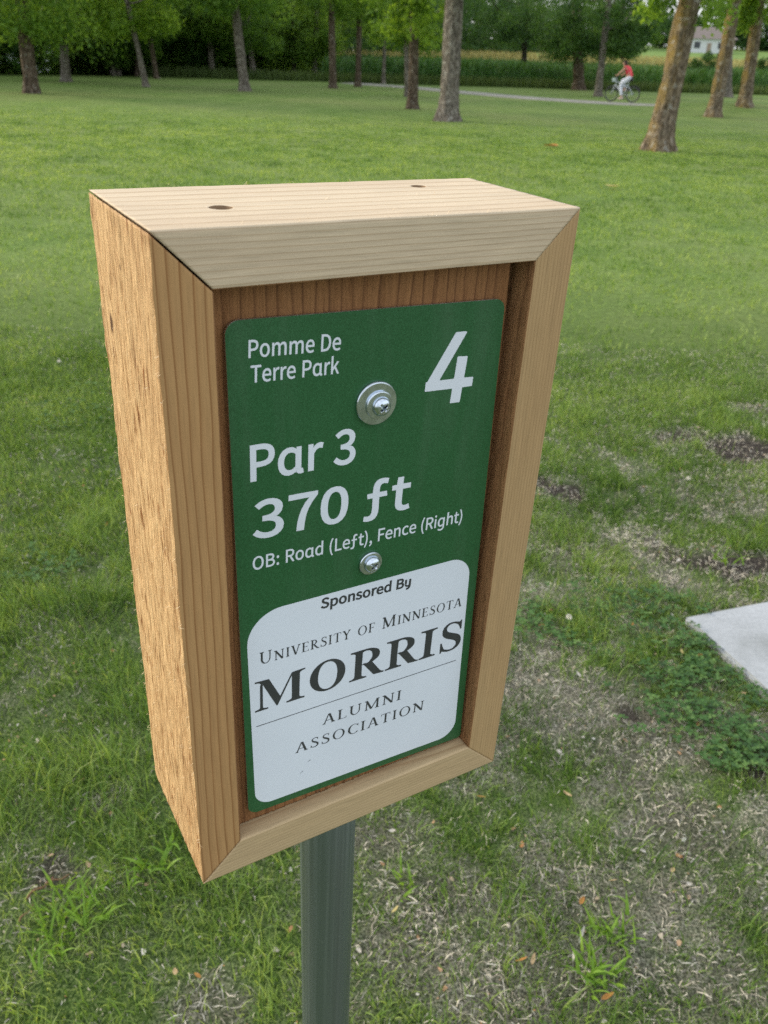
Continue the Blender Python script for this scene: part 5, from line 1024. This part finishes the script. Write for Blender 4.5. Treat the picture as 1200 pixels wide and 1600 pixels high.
def zlow(px, py, base):  # height of the pixel row at the tree's distance
    return float(at_y(px, py, at(*base)[1])[2])
TREES = [
 # base, width, top, bark, leaf, label, low px row, Rc, kwargs
 ((50, 146), 21, (36, 30), B_brown, L_mid, 'brown trunked leafy tree nearest the left edge of the lawn', 30, 2.6, dict(ncl=70, tint=.55, flare=1.3)),
 ((104, 128), 13, (96, 40), B_grey, L_mid, 'grey trunked tree second from the left edge', 62, 3.0, dict(ncl=60, tint=.6)),
 ((229, 136), 8.5, (205, 30), B_grey, L_bright, 'slender left leaning tree with bright leaves in the left group', 42, 2.4, dict(ncl=60, tint=.8)),
 ((245, 123), 7, (230, 30), B_brown, L_bright, 'slim brown tree just behind the left leaning one', 48, 2.4, dict(ncl=50, tint=.45)),
 ((178, 118), 7, (170, 40), B_grey, L_mid, 'thin pale tree at the wood edge, left stem of a pair', 92, 2.2, dict(ncl=50, tint=.45)),
 ((185, 118), 7, (188, 40), B_grey, L_mid, 'thin pale tree at the wood edge, right stem of a pair', 88, 2.2, dict(ncl=40, tint=.4)),
 ((215, 119), 7, (213, 40), B_brown, L_mid, 'thin tree at the wood edge behind the leaning pair', 80, 2.2, dict(ncl=40, tint=.45)),
 ((292, 119), 8, (290, 40), B_grey, L_mid, 'pale twin stem at the wood edge left of the short pale trunk', 92, 2.8, dict(ncl=60, tint=.4)),
 ((300, 119), 8, (303, 40), B_grey, L_dark, 'right twin stem beside the pale one at the wood edge', 90, 2.6, dict(ncl=40, tint=.6)),
 ((332, 121), 9, (326, 30), B_grey, L_bright, 'pale grey tree left of the big left leaning trunk', 55, 2.6, dict(ncl=60, tint=.5)),
 ((383, 142), 15, (366, 0), B_grey, L_mid, 'tall grey trunk leaning left in the centre left of the lawn', 10, 2.6, dict(ncl=50, tint=.5)),
 ((396, 123), 9, (388, 40), B_grey, L_mid, 'pale tree half hidden behind the tall leaning grey trunk', 70, 2.4, dict(ncl=40, tint=.4)),
 ((460, 120), 6, (458, 40), B_dark, L_mid, 'thin dark tree at the wood edge in the middle', 85, 2.8, dict(ncl=80, tint=.7)),
 ((491, 121), 8, (494, 40), B_grey, L_bright, 'small pale trunk with bright leaves left of the dark straight tree', 82, 2.2, dict(ncl=50, tint=.4)),
 ((520, 138), 11, (518, 0), B_brown, L_mid, 'dark brown straight tree left of centre', 8, 2.2, dict(ncl=40, tint=.5)),
 ((559, 136), 9, (562, 0), B_brown, L_mid, 'dark straight tree just right of the brown one', 20, 2.0, dict(ncl=36, tint=.5)),
 ((599, 131), 6, (603, 0), B_grey, L_bright, 'slim grey tree left of the path', 50, 2.2, dict(ncl=40, tint=.55)),
 ((644, 170), 16, (648, 0), B_brown, L_bright, 'brown ridged tree just left of the pale grey trunk', 52, 1.6, dict(ncl=30, tint=.62)),
 ((637, 151), 8, (634, 40), B_grey, L_bright, 'thin trunk half hidden behind the brown ridged tree', 70, 1.8, dict(ncl=30, tint=.5)),
 ((699, 189), 31, (711, 0), B_grey, L_bright, 'thick pale grey trunk with flared base near the centre', -40, 2.2, dict(ncl=30, tint=.5, flare=1.55)),
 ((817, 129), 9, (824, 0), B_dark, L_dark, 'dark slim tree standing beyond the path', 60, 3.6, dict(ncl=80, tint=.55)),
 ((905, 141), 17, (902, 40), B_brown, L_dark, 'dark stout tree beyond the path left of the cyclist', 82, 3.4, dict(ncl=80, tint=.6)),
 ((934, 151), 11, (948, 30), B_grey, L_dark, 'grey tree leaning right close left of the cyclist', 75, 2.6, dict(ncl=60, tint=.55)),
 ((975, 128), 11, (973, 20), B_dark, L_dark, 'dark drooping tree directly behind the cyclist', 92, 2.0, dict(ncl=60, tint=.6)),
 ((1027, 235), 36, (1076, 10), B_orange, L_bright, 'thick leaning trunk with orange lichen and flared base', 16, 1.9, dict(ncl=34, tint=.6, flare=1.6, lsz=.06)),
 ((1114, 184), 20, (1150, 0), B_orange, L_bright, 'orange lichened tree, left of the two at the right edge', -5, 2.0, dict(ncl=26, tint=.6)),
 ((1136, 152), 13, (1141, 0), B_grey, L_mid, 'grey trunk behind the orange lichened tree', 20, 2.2, dict(ncl=22, tint=.5)),
 ((1160, 180), 18, (1188, 0), B_orange, L_bright, 'brown tree with a broken branch stub, nearest the right edge', 45, 1.5, dict(ncl=26, tint=.6)),
]
for b, w, tp, bk, lf, lab, lowpx, Rc, kw in TREES:
    tree(b, w, tp, bk, lf, lab, zlow(b[0], lowpx, b), Rc, **kw)

# the wood behind the lawn: one mass of foliage and dim stems ---------------
def woodland(name, pts, depth, height, ncl, per, lsz, mat, tint, label, lowz=0.0, rad=1.3):
    P = np.array([at(*p) for p in pts]); seg = np.linalg.norm(np.diff(P, axis=0), axis=1); cum = np.concatenate([[0], np.cumsum(seg)])
    s = rng.random(ncl) * cum[-1]; x = np.interp(s, cum, P[:, 0]); y = np.interp(s, cum, P[:, 1])
    k_ = np.clip(np.searchsorted(cum, s) - 1, 0, len(seg) - 1); d = (np.diff(P, axis=0) / seg[:, None])[k_]; nn = np.stack([-d[:, 1], d[:, 0]], 1)
    nn *= np.sign(nn[:, 1:2] + 1e-6)
    dep = rng.random(ncl) ** .8 * depth; x = x + nn[:, 0] * dep; y = y + nn[:, 1] * dep
    hh = height * (.7 + .5 * fbm(x * .22, y * .22, 2, 81)); lo = lowz * (1 - sstep(.3, 2.5, dep)) * (.6 + .8 * vnoise(x * .5, y * .5, 3)) * 1.0
    z = lo + (hh - lo) * rng.random(ncl) ** 1.1
    C_ = np.stack([x, y, z + ground_z(x, y)], 1)
    V, F, T = foliage(C_, rad * (.6 + .6 * rng.random(ncl)), per, lsz, tint, .8, .3)
    V[:, 2] = np.maximum(V[:, 2], ground_z(V[:, 0], V[:, 1]) + .02)
    props(link(name, mesh_np(name, V, F, mat, False, {'tint': T})), label, 'wood', kind='stuff')
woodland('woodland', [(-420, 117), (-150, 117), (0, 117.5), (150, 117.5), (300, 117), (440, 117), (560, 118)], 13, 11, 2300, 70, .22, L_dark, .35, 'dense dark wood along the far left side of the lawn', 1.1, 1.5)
woodland('wood_edge_foliage', [(-420, 119), (-150, 119), (0, 119), (150, 119), (300, 118.5), (440, 118.5), (560, 119)], 3, 8, 1500, 90, .13, L_mid, .78, 'lighter leafy sprays hanging at the edge of the wood', 2.8, 1.1)
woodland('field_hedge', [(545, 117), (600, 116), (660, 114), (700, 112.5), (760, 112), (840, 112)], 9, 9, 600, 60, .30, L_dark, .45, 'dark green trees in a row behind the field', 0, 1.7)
# stems inside the wood
def stems():
    Vs, Fs = [], []; base = 0
    for i in range(90):
        px = rng.uniform(-350, 560); g = at(px, 117.3); g = g * (1 + .03 + .2 * rng.random()); r = .07 + .12 * rng.random()
        V, F, d = trunk_mesh((g[0], g[1], 0), (g[0] + rng.normal(0, .25), g[1], 4.0), r, 9, 1.1, 0, i, 22, 8)
        V = V + np.array([g[0], g[1], 0]); Vs.append(V); Fs.append(F + base); base += len(V)
    props(link('wood_stems', mesh_np('wood_stems', np.concatenate(Vs), np.concatenate(Fs), B_dark, True)), 'dim stems crowded inside the dark wood', 'wood', kind='stuff')
stems()

# corn field, verge and crop beyond ------------------------------------------
def corn():
    n = 52000
    x = rng.uniform(-14, 62, n); u = rng.random(n) ** 1.9 * 48
    row = np.round(u / .76) * .76 + rng.normal(0, .05, n); y = field_edge(x) + 2.2 + row
    k_ = x > (-4.5 + .0 * y); x, y, u = x[k_], y[k_], u[k_]; n = len(x); z0 = ground_z(x, y)
    hgt = 1.25 + .25 * fbm(x * .3, y * .3, 2, 4) + .10 * sstep(0, 30, u)
    # each item is one arching blade at a random height on its stalk
    hb = rng.random(n) * .75 * hgt; L = .35 + .45 * rng.random(n)
    V, F, T = strips(np.stack([x, y], 1), np.minimum(L, hgt - hb + .15), .05 + .05 * rng.random(n), .5 + .6 * rng.random(n), rng.random(n) * 6.28, rng.random(n) * 6.28, np.clip(.4 + .3 * (hb / hgt) + rng.normal(0, .15, n), 0, 1), 3, z0 + hb, .1, 1.8)
    props(link('corn_field', mesh_np('corn_field', V, F, leaf_mat('corn_leaves', (.028, .088, .020), (.055, .145, .032), (.13, .22, .06), .35), False, {'tint': T})), 'rows of green corn in the field beyond the park', 'corn field', kind='stuff')
    # pale tassels over the far rows
    n = 15000; x = rng.uniform(-10, 75, n); y = field_edge(x) + 14 + rng.random(n) * 50; z = ground_z(x, y) + 1.30 + .25 * rng.random(n)
    V, F, T = strips(np.stack([x, y], 1), .18 + .16 * rng.random(n), np.full(n, .06), .3 * rng.random(n), rng.random(n) * 6.28, rng.random(n) * 6.28, rng.random(n), 2, z, .2)
    props(link('corn_tassels', mesh_np('corn_tassels', V, F, leaf_mat('tassels', (.24, .22, .08), (.34, .30, .12), (.42, .37, .17), .3), False, {'tint': T})), 'pale tassels above the farther corn', 'corn field', kind='stuff')
corn()
def verge():
    n = 26000; x = rng.uniform(-14, 60, n); y = field_edge(x) + .2 + 2.3 * rng.random(n); z0 = ground_z(x, y)
    hgt = .28 + .35 * rng.random(n)
    V, F, T = strips(np.stack([x, y], 1), hgt, .03 + .03 * rng.random(n), .5 * rng.random(n) + .1, rng.random(n) * 6.28, rng.random(n) * 6.28, np.clip(.45 + .5 * (fbm(x * .6, y * .6, 3, 8) - .5) + rng.normal(0, .15, n), 0, 1), 2, z0, .1)
    props(link('verge_grass', mesh_np('verge_grass', V, F, leaf_mat('verge', (.05, .09, .025), (.095, .15, .04), (.17, .22, .08), .35), False, {'tint': T})), 'long rank grass along the edge of the corn', 'grass', kind='stuff')
verge()
def far_trees():
    # separate rounded trees on the rise beyond the field
    rows = [(1005, 250, 9.5), (1030, 255, 9.0), (1056, 262, 7.5), (985, 246, 10.5), (962, 240, 10), (935, 240, 10.5), (905, 238, 9.5), (880, 236, 9.5), (1080, 300, 10), (1105, 310, 9.5), (1128, 305, 10), (1150, 260, 9.0), (1170, 262, 7.5), (1192, 265, 9.0), (1215, 262, 10),
            (850, 200, 8.5), (825, 196, 8.5), (798, 194, 8), (1240, 255, 9), (1270, 255, 10)]
    for i, (px, Y, H) in enumerate(rows):
        p = at_y(px, 80, Y); x = p[0]; z0 = float(ground_z(x, Y)); n = 34
        root = empty('far_tree', (x, Y, z0), 'rounded dark tree on the rise beyond the corn field', 'tree', 'trees along the rise beyond the field')
        zc = .8 + (H - 1.6) * rng.random(n); rr = H * .42 * np.sqrt(np.clip(1 - ((zc - H * .5) / (H * .56)) ** 2, .05, 1)); a = rng.random(n) * 6.28; q = np.sqrt(rng.random(n))
        C_ = np.stack([rr * q * np.cos(a), rr * q * np.sin(a), zc], 1)
        V, F, T = foliage(C_, np.full(n, 1.5), 70, .42, .45 + .1 * rng.random(), .8)
        link('crown', mesh_np('crown', V, F, L_dark if i % 3 else L_mid, False, {'tint': T}), root)
        V, F, d = trunk_mesh((0, 0, 0), (0, 0, 4.), .25, H * .7, 1.1, 0, i, 20, 8)
        link('trunk', mesh_np('trunk', V, F, B_dark, True), root)
far_trees()
# make each far tree's label say where it stands
FT = [o for o in bpy.data.objects if o.name.startswith('far_tree')]
FT.sort(key=lambda o: to_px(np.array(o.location))[0][0])
WORDS = ['leftmost behind the dark hedge', 'second from the left behind the hedge', 'third from the left above the corn', 'fourth from the left above the corn', 'fifth, left of the cyclist', 'sixth, above the cyclist', 'seventh, right above the cyclist', 'eighth, between cyclist and leaning trunk', 'ninth, left of the leaning trunk', 'tenth, touching the leaning trunk', 'eleventh, left of the house', 'twelfth, behind the left end of the house', 'thirteenth, behind the middle of the house', 'fourteenth, behind the right end of the house', 'fifteenth, between the two orange trunks', 'sixteenth, left of the last trunk', 'seventeenth, by the last trunk', 'eighteenth, at the right edge', 'nineteenth, past the right edge', 'last, farthest past the right edge']
for o, w_ in zip(FT, WORDS): o['label'] = 'far dark tree on the rise, ' + w_

def shrub(base, wm, hm, mat, tint, label, flowers=False, group=None, ncl=26, per=80, lsz=.09):
    g = at(*base); z0 = float(ground_z(g[0], g[1])); root = empty('shrub', (g[0], g[1], z0), label, 'shrub', group)
    a = rng.random(ncl) * 6.28; q = np.sqrt(rng.random(ncl)); z = .15 + (hm - .3) * rng.random(ncl)
    s_ = np.sqrt(np.clip(1 - ((z - hm * .4) / (hm * .7)) ** 2, .1, 1)) * wm / 2
    C_ = np.stack([s_ * q * np.cos(a), s_ * q * np.sin(a), z], 1)
    V, F, T = foliage(C_, np.full(ncl, .32), per, lsz, tint); V[:, 2] = np.maximum(V[:, 2], .02)
    link('foliage', mesh_np('foliage', V, F, mat, False, {'tint': T}), root)
    bm = bmesh.new(); cyl_bm(bm, .05, .03, -.05, hm * .5, 8); bm_obj('stem', bm, B_dark, root)
    if flowers:
        V, F, T = foliage(C_ + np.array([0, -.25, .1]), np.full(ncl, .36), 9, .085, .5)
        props(link('flowers', mesh_np('flowers', V, F, plain('white_petals', (.75, .78, .82), .6), False, {'tint': T}), root), kind='stuff')
shrub((14, 116), 3.0, 1.9, L_mid, .6, 'shrub covered in white flowers at the left edge of the wood', True)
shrub((62, 116), 2.2, 1.7, L_mid, .6, 'smaller shrub with white flowers second from the left edge', True)
shrub((1103, 139), 1.9, 2.5, L_dark, .5, 'dark bushy shrub in front of the corn right of the leaning trunk', ncl=46, lsz=.07)
shrub((1078, 141), 1.1, 1.9, L_dark, .6, 'narrow dark shrub touching the leaning trunk before the corn', ncl=24, lsz=.07)
shrub((1188, 143), 1.3, 2.3, L_dark, .5, 'dark shrub before the corn at the right edge', ncl=30, lsz=.07)

# farmhouse on the rise
def house():
    p = at_y(1104, 76, 232); x0 = p[0]; z0 = float(ground_z(x0, 232))
    root = empty('house', (x0, 232, z0), 'low white farmhouse with grey hip roof far beyond the corn', 'house')
    Wd, Dp, Hh = 13.0, 8.0, 3.0
    Mw = plain('house_white_siding', (.62, .64, .66), .7); Mr = plain('house_grey_shingles', (.20, .17, .155), .9); Mg = plain('house_window_glass', (.04, .05, .06), .1); Mt = plain('house_brick', (.32, .25, .19), .8)
    bm = bmesh.new(); box_bm(bm, -Wd / 2, Wd / 2, 0, Dp, -1, Hh); bm_obj('wall', bm, Mw, root)
    bm = bmesh.new(); o = .6
    b = [bm.verts.new(v) for v in ((-Wd / 2 - o, -o, Hh), (Wd / 2 + o, -o, Hh), (Wd / 2 + o, Dp + o, Hh), (-Wd / 2 - o, Dp + o, Hh), (-Wd / 2 + 2.6, Dp / 2, Hh + 2.6), (Wd / 2 - 2.6, Dp / 2, Hh + 2.6))]
    for q in ((0, 1, 5, 4), (1, 2, 5), (2, 3, 4, 5), (3, 0, 4), (3, 2, 1, 0)): bm.faces.new([b[i] for i in q])
    bm_obj('roof', bm, Mr, root)
    for wx, ww, wz, wh in ((-5.0, 1.4, 1.0, 1.3), (-2.4, 1.4, 1.0, 1.3), (3.4, 1.6, 1.0, 1.3)):
        bm = bmesh.new(); box_bm(bm, wx - ww / 2, wx + ww / 2, -.08, .0, wz, wz + wh); bm_obj('window', bm, Mg, root)
    bm = bmesh.new(); box_bm(bm, .0, 1.0, -.07, 0, 0, 2.1); bm_obj('door', bm, Mt, root)
    bm = bmesh.new(); box_bm(bm, 4.9, 6.45, -.09, 0, 0, 2.9); bm_obj('brick_wall_panel', bm, Mt, root)
house()

# ------------------------------------------------------------------ cyclist on the path
def tube(bm, pts, r, n=8):
    pts = [Vector(p) for p in pts]; prev = None
    for i, p in enumerate(pts):
        d = (pts[min(i + 1, len(pts) - 1)] - pts[max(i - 1, 0)]).normalized(); s1 = d.orthogonal().normalized() if abs(d.y) > .9 else d.cross(Vector((0, 1, 0))).normalized(); s2 = d.cross(s1)
        rr = r[i] if hasattr(r, '__len__') else r
        ring = [bm.verts.new(p + rr * (math.cos(a * 6.2832 / n) * s1 + math.sin(a * 6.2832 / n) * s2)) for a in range(n)]
        if prev:
            for a in range(n): bm.faces.new((prev[a], prev[(a + 1) % n], ring[(a + 1) % n], ring[a]))
        else: bm.faces.new(ring[::-1])
        prev = ring
    bm.faces.new(prev)
def torus(bm, R0, r, n=40, m=8):
    g = [[bm.verts.new(((R0 + r * math.cos(b * 6.2832 / m)) * math.cos(a * 6.2832 / n), r * math.sin(b * 6.2832 / m), (R0 + r * math.cos(b * 6.2832 / m)) * math.sin(a * 6.2832 / n))) for b in range(m)] for a in range(n)]
    for a in range(n):
        for b in range(m): bm.faces.new((g[a][b], g[(a + 1) % n][b], g[(a + 1) % n][(b + 1) % m], g[a][(b + 1) % m]))
def cyclist():
    pa, pb = at(958, 160.5), at(984, 161.8)
    d = (pa - pb); d = d / np.linalg.norm(d)
    mid = at(970, 161); ang = math.atan2(d[1], d[0]) - .28
    zg = float(ground_z(mid[0], mid[1])) + .036
    bike = empty('bicycle', (mid[0], mid[1], zg), 'pale framed bicycle being ridden along the path', 'bicycle'); bike.rotation_euler = (0, 0, ang)
    tyre = plain('tyre_rubber', (.02, .02, .022), .8); rimm = plain('bike_rim', (.20, .21, .22), .35, .8); frm = plain('bike_frame_white', (.62, .68, .72), .35); blk = plain('bike_black', (.02, .02, .025), .6)
    WR = .335
    for wx in (.54, -.52):
        bm = bmesh.new(); torus(bm, WR - .02, .02); w = bm_obj('wheel', bm, tyre, bike, (wx, 0, WR), True)
        bm = bmesh.new(); torus(bm, WR - .05, .011, 40, 6); bm_obj('rim', bm, rimm, w, (0, 0, 0), True)
        bm = bmesh.new()
        for i in range(20):
            a = i * .31416; tube(bm, [(0, .02 * (-1) ** i, 0), ((WR - .05) * math.cos(a), 0, (WR - .05) * math.sin(a))], .0018, 4)
        tube(bm, [(0, -.05, 0), (0, .05, 0)], .022, 10); bm_obj('spokes', bm, rimm, w)
    bb, seat_t, head_t, head_b = (-.08, 0, .29), (-.25, 0, .82), (.36, 0, .84), (.40, 0, .70)
    bm = bmesh.new(); tube(bm, [bb, seat_t], .016); tube(bm, [bb, head_b], .02); tube(bm, [(-.20, 0, .66), head_t], .016); tube(bm, [head_b, head_t], .019)
    for s_ in (-1, 1): tube(bm, [(-.08, .03 * s_, .29), (-.52, .06 * s_, WR)], .010); tube(bm, [(-.21, .02 * s_, .70), (-.52, .06 * s_, WR)], .009)
    bm_obj('frame', bm, frm, bike, (0, 0, 0), True)
    bm = bmesh.new()
    for s_ in (-1, 1): tube(bm, [(.40, .03 * s_, .70), (.44, .055 * s_, .58), (.54, .055 * s_, WR)], .012)
    bm_obj('fork', bm, frm, bike, (0, 0, 0), True)
    bm = bmesh.new(); tube(bm, [head_t, (.33, 0, 1.0)], .014); tube(bm, [(.22, -.30, 1.05), (.33, -.18, 1.03), (.36, 0, 1.0), (.33, .18, 1.03), (.22, .30, 1.05)], .012); bm_obj('handlebar', bm, blk, bike, (0, 0, 0), True)
    bm = bmesh.new(); tube(bm, [seat_t, (-.27, 0, .90)], .013); tube(bm, [(-.42, 0, .925), (-.36, 0, .93), (-.26, 0, .925), (-.13, 0, .92)], [.05, .085, .06, .02], 12); bm_obj('saddle', bm, blk, bike, (0, 0, 0), True)
    bm = bmesh.new(); torus(bm, .085, .008, 28, 6); c_ = bm_obj('crankset', bm, rimm, bike, (-.08, -.04, .29), True)
    bm = bmesh.new(); tube(bm, [(-.08, -.07, .29), (-.06, -.08, .125)], .011); tube(bm, [(-.08, .07, .29), (-.10, .08, .455)], .011); bm_obj('crank_arm', bm, rimm, bike)
    for s_, px_, pz in ((-1, -.06, .12), (1, -.10, .46)):
        bm = bmesh.new(); box_bm(bm, px_ - .045, px_ + .045, .13 * s_ - .045, .13 * s_ + .045, pz - .012, pz + .012); bm_obj('pedal', bm, blk, bike)
    for wx in (-.52,):
        bm = bmesh.new(); tube(bm, [(wx + .34 * math.cos(a), 0, WR + .37 * math.sin(a)) for a in np.linspace(.4, 2.9, 12)], .016, 6); bm_obj('mudguard', bm, blk, bike, (0, 0, 0), True)
    bm = bmesh.new(); torus(bm, .14, .006, 20, 5); bk_ = None; bm.free()
    bm = bmesh.new(); box_bm(bm, .40, .54, -.12, .12, .82, .98, .02); bm_obj('front_basket', bm, plain('basket_pale', (.42, .52, .50), .7), bike)

    # rider
    rider = empty('person', (mid[0], mid[1], zg), 'person in a red top and white trousers riding a bicycle on the path', 'person'); rider.rotation_euler = (0, 0, ang)
    def skin(name, verts, edges, radii, mat, root_i=0, sub=2):
        me = bpy.data.meshes.new(name); me.from_pydata([tuple(v) for v in verts], edges, [])
        o = link(name, me, None); me.materials.append(mat)
        md = o.modifiers.new('s', 'SKIN'); md.use_smooth_shade = True
        for i, v in enumerate(me.skin_vertices[0].data):
            r_ = radii[i]; v.radius = r_ if hasattr(r_, '__len__') else (r_, r_); v.use_root = (i == root_i)
        sm = o.modifiers.new('u', 'SUBSURF'); sm.levels = sub; sm.render_levels = sub
        bpy.context.view_layer.update(); m2 = bpy.data.meshes.new_from_object(o.evaluated_get(bpy.context.evaluated_depsgraph_get()))
        bpy.data.objects.remove(o); m2.polygons.foreach_set('use_smooth', np.ones(len(m2.polygons), bool))
        r2 = link(name, m2, rider); return r2
    skinm = plain('skin_tone', (.50, .29, .20), .6); red = plain('red_top', (.72, .06, .085), .8); white_ = plain('white_trousers', (.70, .74, .84), .8); hair = plain('dark_hair', (.03, .02, .015), .7); shoe = plain('pale_shoes', (.60, .48, .42), .6)
    hip = (-.27, 0, 1.00); waist = (-.21, 0, 1.16); chest = (-.10, 0, 1.34); neck = (.03, 0, 1.46); head = (.11, 0, 1.56)
    V_ = [hip, waist, chest, neck, head, (.13, 0, 1.63)]; E_ = [(0, 1), (1, 2), (2, 3), (3, 4), (4, 5)]; RR_ = [(.12, .15), (.105, .13), (.115, .16), .052, .085, .075]
    def add(pts, rad, parent):
        p = parent
        for q, r_ in zip(pts, rad): V_.append(q); RR_.append(r_); E_.append((p, len(V_) - 1)); p = len(V_) - 1
        return p
    for s_ in (-1, 1):
        w_ = add([(-.06, .17 * s_, 1.41), (.08, .235 * s_, 1.24), (.23, .27 * s_, 1.09)], [.055, .042, .030], 2)
        h_ = add([(.27, .275 * s_, 1.065)], [.033], w_)
        for f_ in range(4): add([(.30 + .004 * f_, .255 * s_ + .018 * f_ * s_, 1.068), (.325, .255 * s_ + .018 * f_ * s_, 1.045)], [.0095, .008], h_)
        add([(.255, .25 * s_, 1.07), (.27, .235 * s_, 1.05)], [.010, .009], h_)
    # legs: near (camera side) leg extended, other bent
    near = 1
    for s_, knee, ank in ((1, (.10, .12, .72), (-.04, .12, .20)), (-1, (.17, -.11, .87), (-.06, -.12, .53))):
        add([(-.22, .10 * s_, .96), knee, ank, (ank[0] + .12, ank[1], ank[2] - .05)], [.095, .062, .042, .035], 0)
    skin('body', V_, E_, RR_, skinm)
    V_, E_, RR_ = [hip, (-.235, 0, 1.10), waist, chest, (-.05, 0, 1.44)], [(0, 1), (1, 2), (2, 3), (3, 4)], [(.13, .165), (.125, .15), (.118, .145), (.128, .175), (.085, .12)]
    for s_ in (-1, 1): add([(-.06, .165 * s_, 1.415), (-.02, .19 * s_, 1.35)], [.068, .06], 3)
    o = skin('red_top', V_, E_, RR_, red)
    V_, E_, RR_ = [(-.275, 0, .99), (-.25, 0, 1.08)], [(0, 1)], [(.15, .18), (.13, .16)]
    for s_, knee, ank in ((1, (.10, .12, .72), (-.03, .12, .26)), (-1, (.17, -.11, .87), (-.04, -.12, .58))):
        add([(-.20, .10 * s_, .95), knee, ank], [.118, .080, .066], 0)
    skin('trousers', V_, E_, RR_, white_)
    bike.scale = rider.scale = (.89, .89, .89)
    skin('hair', [(.09, 0, 1.59), (.08, 0, 1.64), (.02, 0, 1.56), (-.05, 0, 1.46)], [(0, 1), (0, 2), (2, 3)], [.098, .088, .08, .05], hair)
    for s_, a_ in ((1, (-.04, .12, .17)), (-1, (-.06, -.12, .50))):
        bm = bmesh.new(); tube(bm, [(a_[0] - .08, a_[1], a_[2] - .01), (a_[0] - .03, a_[1], a_[2]), (a_[0] + .07, a_[1], a_[2] - .02), (a_[0] + .17, a_[1], a_[2] - .035)], [.03, .045, .042, .022], 10)
        bm_obj('shoe', bm, shoe, rider, (0, 0, 0), True)
cyclist()
print('tris approx', sum(len(m.polygons) for m in bpy.data.meshes) * 2)
